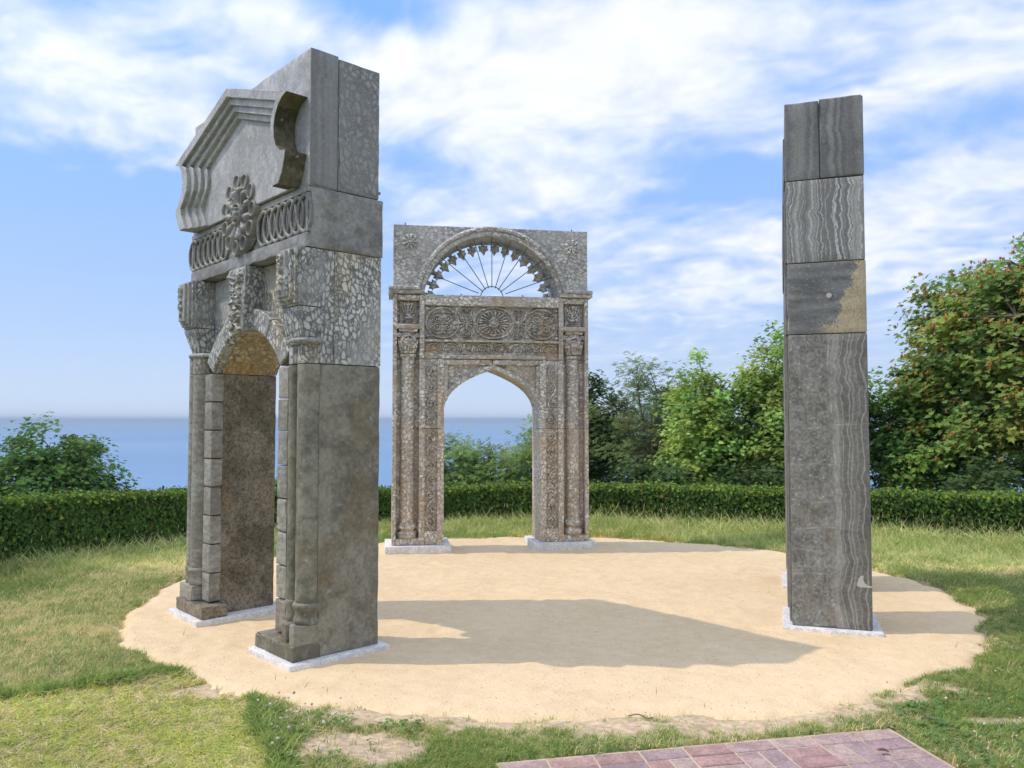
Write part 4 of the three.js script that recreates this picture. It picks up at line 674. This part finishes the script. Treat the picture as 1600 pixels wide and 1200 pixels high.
tree({ name: 'pale_maple', label: 'bright green maple right of the bare branched tree, the shorter of the two pale ones', x: 4.15, z: -17.2, y: -2.1, c: [0, 3.0, 0], r: [1.05, 1.8, 1.1], clumps: 150, per: 100, size: .10, colors: mapleLight, trunk: .09, seed: 51, clump: .30, spires: .35 });
tree({ name: 'pale_maple', label: 'taller bright green maple with upright shoots, left of the edge on gate', x: 5.75, z: -16.6, y: -1.7, c: [0, 3.0, 0], r: [1.15, 2.0, 1.2], clumps: 190, per: 100, size: .10, colors: [[0.323, 0.467, 0.113], [0.269, 0.41, 0.103], [0.413, 0.524, 0.13]], trunk: .1, seed: 58, clump: .30, spires: .45 });
tree({ name: 'maple_tree', label: 'maple standing hidden behind the edge on gate', x: 7.3, z: -17.8, y: -1.6, c: [0, 2.7, 0], r: [1.2, 1.7, 1.2], clumps: 140, per: 80, size: .11, colors: mapleDark, trunk: .1, seed: 63, clump: .34 });
tree({ name: 'seeding_maple', label: 'big maple at the right edge hung with orange brown seed clusters', x: 10.6, z: -15.6, y: -.9, c: [0, 3.55, 0], r: [2.95, 2.95, 2.7], clumps: 620, per: 84, size: .118, colors: [[0.227, 0.358, 0.086], [0.269, 0.386, 0.094], [0.179, 0.308, 0.086], [0.341, 0.4, 0.094]], trunk: .2, seed: 72, clump: .36, keys: 44, lumps: .8 });
tree({ name: 'maple_tree', label: 'low leafy maple right of the edge on gate, under the seeding maple', x: 8.6, z: -16.6, y: -1.4, c: [0, 2.5, 0], r: [1.35, 1.9, 1.2], clumps: 170, per: 84, size: .105, colors: [[0.188, 0.338, 0.075], [0.15, 0.288, 0.075]], trunk: .1, seed: 79, clump: .32, keys: 3 });
tree({ name: 'maple_tree', label: 'dark maple beyond the right edge of the hedge', x: 14.6, z: -14.5, y: -.9, c: [0, 3.4, 0], r: [2.4, 2.8, 2.2], clumps: 200, per: 52, size: .16, colors: mapleDark, trunk: .17, seed: 84, clump: .42 });
tree({ name: 'dark_tree', label: 'dark tree filling the gap behind the seeding maple at the right edge', x: 14.5, z: -21, y: -2, c: [0, 4.0, 0], r: [3.0, 3.2, 2.2], clumps: 190, per: 56, size: .19, colors: dim, trunk: .17, seed: 91, clump: .5 });
for (const [x, z, w, h, sd, where] of [[2.7, -16.2, 1.1, 1.05, 301, 'under the bare branched tree'], [4.9, -15.3, 1.2, .95, 302, 'at the foot of the two pale maples'], [8.6, -13.7, 1.3, 1.05, 303, 'just right of the edge on gate'], [11.3, -12.7, 1.4, 1.1, 304, 'under the seeding maple at the right edge']])
  tree({ name: 'low_bush', label: 'low dark bush behind the hedge ' + where, x, z, y: -.9, c: [0, .95, 0], r: [w, h * .95, .6], clumps: 70, per: 60, size: .09, colors: dim, trunk: .04, seed: sd, clump: .25, group: undefined });

{ // hedge: a dense wall of leaves round a twiggy core
  const R = rng(200), leaves = [], col = new THREE.Color(), H = thing('clipped_hedge', 'long clipped beech hedge curving round behind the gates', 'hedge'), half = .36;
  const prof = (at) => { const i = clamp(Math.floor(at), 0, 11), t = at - i; return mix(hedgeTall[i], hedgeTall[i + 1], t); };
  const curve = new THREE.CatmullRomCurve3(hedgeLine.map(([x, z]) => V(x, 0, z)));
  const L = curve.getLength(), N = 140, pos = [], idx = [];
  const frame = (t) => { const p = curve.getPoint(t), d = curve.getTangent(t), n = V(-d.z, 0, d.x); return [p, n]; };   // n points towards the camera side
  for (let i = 0; i <= N; i++) { const [p, n] = frame(i / N), h = prof(i / N * 12) - .06, b = landHeight(p.x, p.z); for (const [o, y] of [[.26, -.2], [.28, h * .7], [.24, h - .02], [-.24, h - .02], [-.28, h * .6], [-.26, -.6]]) pos.push(p.x + n.x * (o + half * 0), b * 0 + y, p.z + n.z * o); }
  for (let i = 0; i < N; i++) for (let k = 0; k < 5; k++) { const a = i * 6 + k; idx.push(a, a + 6, a + 1, a + 1, a + 6, a + 7); }
  const g = new THREE.BufferGeometry(); g.setAttribute('position', new THREE.Float32BufferAttribute(pos, 3)); g.setIndex(idx); g.computeVertexNormals();
  part(H, 'twig_core', g, flat(.022, .026, .014, 1));
  for (let i = 0; i < 95000; i++) {
    const t = R(), [p, n] = frame(t), h = prof(t * 12), face = R(), bump = P3.noise(p.x * 1.1, 3, p.z * 1.1) * .03 + P3.noise(p.x * 4, 7, p.z * 4) * .03;
    let o, y, nn; if (face < .56) { y = Math.pow(R(), .9) * h; o = half + bump + P3.noise(p.x * 3.1, y * 4, p.z * 3.1) * .05 - R() * .10; nn = V(n.x, .25, n.z); } else if (face < .90) { o = (R() * 2 - 1) * half; y = h + bump - R() * .07 + (R() < .04 ? R() * .07 : 0) - Math.max(0, Math.abs(o) - .26) * .4; nn = V(n.x * .2, 1, n.z * .2); } else { y = R() * h; o = -half - bump + R() * .08; nn = V(-n.x, .2, -n.z); }
    nn.add(V((R() - .5) * 1.5, (R() - .4) * 1.1, (R() - .5) * 1.5)).normalize();
    const young = y > h - .07 ? .55 : .1, q = aim(nn, R, Math.PI + (R() - .5) * 2.2), v = .65 + R() * .7, k = R() < young ? 1 : 0, dry = R() < .015;
    if (dry) col.setRGB(.20 * v, .12 * v, .06 * v); else col.setRGB(mix(.085, .21, k) * v, mix(.165, .31, k) * v, mix(.042, .05, k) * v);
    leaves.push([V(p.x + n.x * o, y + .01, p.z + n.z * o), q, .052 * (.65 + R() * .7), col.clone()]);
  }
  scatter(H, 'foliage', ovalLeaf, M_hedge, leaves);
}
// ------------------------------------------------------------------ grass
function tuft(n, h, w, spread, lean, seed) {
  const R = rng(seed), pos = [], nor = [];
  for (let i = 0; i < n; i++) {
    const a = R() * 6.2832, bx = (R() - .5) * spread, bz = (R() - .5) * spread, dir = R() * 6.2832, L = h * (.55 + R() * .6), ln = lean * (.3 + R()), ww = w * (.7 + R() * .6), cx = Math.cos(a) * ww, cz = Math.sin(a) * ww, dx = Math.cos(dir), dz = Math.sin(dir);
    const pt = (t) => [bx + dx * ln * L * t * t, L * t * (1 - .35 * ln * t), bz + dz * ln * L * t * t], p0 = pt(-.1), p1 = pt(.5), p2 = pt(1);
    const A = [p0[0] - cx, p0[1], p0[2] - cz], B = [p0[0] + cx, p0[1], p0[2] + cz], D = [p1[0] - cx * .8, p1[1], p1[2] - cz * .8], E = [p1[0] + cx * .8, p1[1], p1[2] + cz * .8];
    pos.push(...A, ...B, ...E, ...A, ...E, ...D, ...D, ...E, ...p2); for (let k = 0; k < 9; k++) { const s = hash(i, k, seed); nor.push(-cz / ww * .55 + dx * .2, .75, cx / ww * .55 + dz * .2); }
  }
  const g = new THREE.BufferGeometry(); g.setAttribute('position', new THREE.Float32BufferAttribute(pos, 3)); g.computeVertexNormals(); return g;
}
const stalk = (() => { const a = new THREE.ConeGeometry(.0016, 1, 3, 1).translate(0, .5, 0), b = new THREE.ConeGeometry(.009, .16, 4, 1).translate(0, 1.02, 0), c = new THREE.ConeGeometry(.009, .05, 4, 1).rotateX(Math.PI).translate(0, .915, 0); const g = mergeGeometries([a, b, c]); const p = g.attributes.position; for (let i = 0; i < p.count; i++) { const y = p.getY(i); p.setX(i, p.getX(i) + y * y * .16); } g.computeVertexNormals(); return g; })();
{
  const R = rng(400), up = V(0, 1, 0), col = new THREE.Color(), lists = { short: [], short2: [], mown: [], tall: [], stalks: [], flowers: [], clover: [] };
  const quat = (tilt = .25) => new THREE.Quaternion().setFromEuler(new THREE.Euler((R() - .5) * tilt, R() * 6.2832, (R() - .5) * tilt));
  const put = (list, x, z, y, s, c) => list.push([V(x, y, z), quat(), s, c]);
  const frustum = (x, z, m) => Math.abs(x) < -z * .66 + m && z < -3.0;
  const shade = (c, v, j = .14) => col.setRGB(Math.max(.01, c[0] * v * (1 + (R() - .5) * j)), c[1] * v, c[2] * v * (1 + (R() - .5) * j)).clone();
  const lush = [.22, .36, .09], mid = [.40, .47, .15], dry = [.80, .69, .40], strip = [.60, .64, .16], pale = [.68, .68, .33];
  // density falls with distance: cells visited, each with its own count
  const cell = .25;
  for (let zi = -15; zi < -2.6; zi += cell) for (let xi = -10; xi < 12; xi += cell) {
    if (!frustum(xi, zi, 2.2)) continue;
    const [out0] = toHedge(xi, zi); if (out0 > .6) continue;
    const d = Math.hypot(xi, zi), per = Math.round((d < 5.2 ? 3600 : d < 7 ? 2600 : d < 9.5 ? 1700 : 1300) * cell * cell);
    for (let i = 0; i < per; i++) {
      const x = xi + R() * cell, z = zi + R() * cell, e = sandEdge(x, z); if (e < .0 && !(e > -.12 && R() < .04)) continue;
      if (inPaving(x, z, -.004)) { continue; }
      const [out] = toHedge(x, z); if (out > -.34) continue;
      const s = soil(x, z); if (R() < s * .97) continue;
      const y = landHeight(x, z) - .004, mo = mownDepth(x, z), n1 = nz(x * .8, z * .8, 31), n2 = nz(x * 3, z * 3, 32), close = smooth(-1.7, -.35, out), right = smooth(1.5, 3, x), v = (.8 + R() * .4) * (z < -9 ? 1.2 : 1);
      const near = smooth(.35, .0, e);
      if (mo > .0 && e > .02) { const k = R(); const c = k < .34 + n2 * .3 + n1 * .15 ? dry : k < .85 ? strip : mid; put(lists.mown, x, z, y, .8 + R() * .6, shade(c, v * (1 + n1 * .25))); continue; }
      const tallness = close * .9 + smooth(-2.6, -1.4, out) * .35 * smooth(-1, 1.5, x) + n1 * .15;
      if (R() < tallness * .8) { put(lists.tall, x, z, y, (.4 + tallness * .55) * (.6 + R() * .7) * (out > -.8 && R() < .25 ? 1.5 : 1), shade(R() < .5 + .2 * n2 ? pale : R() < .5 ? mid : lush, v * 1.0)); if (R() < .08 * tallness) lists.stalks.push([V(x, y, z), quat(.5), (.16 + R() * .2) * (.7 + tallness * .4), shade([.55, .49, .28], v)]); continue; }
      const dryness = clamp(.36 + n1 * .8 + n2 * .55 + smooth(-2, -3, x) * .18 - (mo > -.09 && mo < 0 ? .6 : 0) - smooth(2.4, 3.6, x) * .1 - (z > -5 && x > -1.4 ? .22 : 0));
      const c = R() < dryness * .75 ? dry : R() < .42 + n2 * .3 ? lush : mid; const edge = mo > -.07 && mo < 0 ? 1.35 : 1;
      put(R() < .5 ? lists.short : lists.short2, x, z, y, (.6 + R() * .65) * edge * (1 - .3 * near) * (z > -5.1 && x > -1.1 && x < 2.4 ? .72 : 1) * (z < -7 ? 1.35 : 1), shade(c, v * (1 + n1 * .2)));
      if (R() < .004 && z > -6) lists.stalks.push([V(x, y, z), quat(.7), .12 + R() * .16, shade([.30, .25, .14], v)]);
      const fl = (Math.hypot(x + 1.25, z + 4.5) < .45 ? .035 : 0) + (x > 2.3 && z > -5.4 ? .006 : .0004); if (R() < fl && z > -7) lists.flowers.push([V(x, y + .045 + R() * .03, z), quat(), .75 + R() * .5, shade(R() < .6 ? [.66, .62, .54] : [.55, .42, .36], v)]);
      if ((Math.hypot(x + 1.1, z + 4.6) < .6 || (x > 2.2 && z > -5)) && e > .18 && R() < .12) lists.clover.push([V(x, y + .02 + R() * .025, z), quat(.9), .7 + R() * .7, shade([.16, .29, .08], v)]);
    }
  }
  const stuff = (name, geo, mat, list, label, cat) => { const m = scatter(scene, name, geo, mat, list); tag(m, label, cat, null, 'stuff'); };
  stuff('lawn_grass', tuft(9, .062, .0022, .05, .9, 1), M_blade, lists.short, 'short lawn grass round the sand', 'grass');
  stuff('lawn_grass_001', tuft(8, .048, .0026, .06, 1.5, 2), M_blade, lists.short2, 'low flattened lawn grass round the sand', 'grass');
  stuff('mown_grass', tuft(10, .04, .0026, .06, 1.6, 3), M_blade, lists.mown, 'yellow green freshly mown strip at the lower left', 'grass');
  stuff('tall_grass', tuft(9, .23, .0028, .10, 1.1, 4), M_blade, lists.tall, 'long pale grass along the foot of the hedge', 'grass');
  stuff('seed_stalks', stalk, M_seed, lists.stalks, 'dry seeding grass stalks', 'grass');
  stuff('clover_flowers', new THREE.IcosahedronGeometry(.0075, 1), M_seed, lists.flowers, 'small white clover heads in the turf', 'flowers');
  stuff('clover_leaves', mergeGeometries([0, 2.1, 4.2].map((a) => new THREE.CircleGeometry(.010, 6).rotateX(-Math.PI / 2 + .25).translate(0, 0, .011).rotateY(a))), M_leaf, lists.clover, 'green clover leaves in the turf', 'clover');
  console.log('grass', Object.entries(lists).map(([k, v]) => k + ' ' + v.length).join(', '));
}
// ------------------------------------------------------------------ small litter
{
  const twig = (pts, r, label) => { const g = new THREE.TubeGeometry(new THREE.CatmullRomCurve3(pts.map((p) => V(...p))), 12, r, 5); top('twig', boxUV(g), M.bark, label, 'twig', null); };
  twig([[-3.10, .012, -7.52], [-3.03, .022, -7.50], [-2.96, .016, -7.53], [-2.93, .02, -7.50]], .006, 'short brown twig lying on the sand left of the pedimented gate');
  twig([[2.30, .03, -4.55], [2.33, .045, -4.50], [2.35, .03, -4.44]], .004, 'pale bent twig in the turf at the corner of the brick path');
  twig([[2.62, .03, -4.20], [2.63, .05, -4.12], [2.66, .03, -4.05]], .004, 'pale twig in the turf right of the brick path, near the lower edge');
  twig([[.66, .014, -4.62], [.72, .03, -4.60], [.76, .018, -4.57], [.80, .012, -4.60]], .003, 'dead twig on bare soil between the sand and the brick path');
  top('fallen_leaf', fan([[0, 0], [.012, .01], [.016, .03], [.01, .05], [0, .06], [-.01, .05], [-.016, .03], [-.012, .01]], .5).rotateX(-Math.PI / 2 + .1).rotateY(1.3).translate(1.92, .012, -4.13), flat(.11, .065, .045, .9, { side: THREE.DoubleSide }), 'dark brown dead leaf lying on the brick path', 'leaf');
  const stone = (x, z, s, label) => { const g = new THREE.IcosahedronGeometry(s, 1); const p = g.attributes.position; for (let i = 0; i < p.count; i++) { const k = 1 + .25 * P3.noise(p.getX(i) * 60, p.getY(i) * 60 + x * 9, p.getZ(i) * 60); p.setXYZ(i, p.getX(i) * k * 1.3, p.getY(i) * k * .7, p.getZ(i) * k); } g.computeVertexNormals(); top('pebble', g.translate(x, .008, z), M.mortar, label, 'stone'); };
  stone(-.99, -4.17, .017, 'pale pebble on the bare soil patch at the lower left'); stone(-1.12, -4.0, .02, 'pale pebble at the lower edge beside the mown strip'); stone(.28, -4.53, .011, 'tiny pale pebble in the turf left of the brick path');
}
scene.fog = new THREE.FogExp2(0xcfe4ff, 1.6e-4);
scene.traverse((o) => { if (o.isMesh) { o.castShadow = true; o.receiveShadow = true; } });
renderer.render(scene, camera);
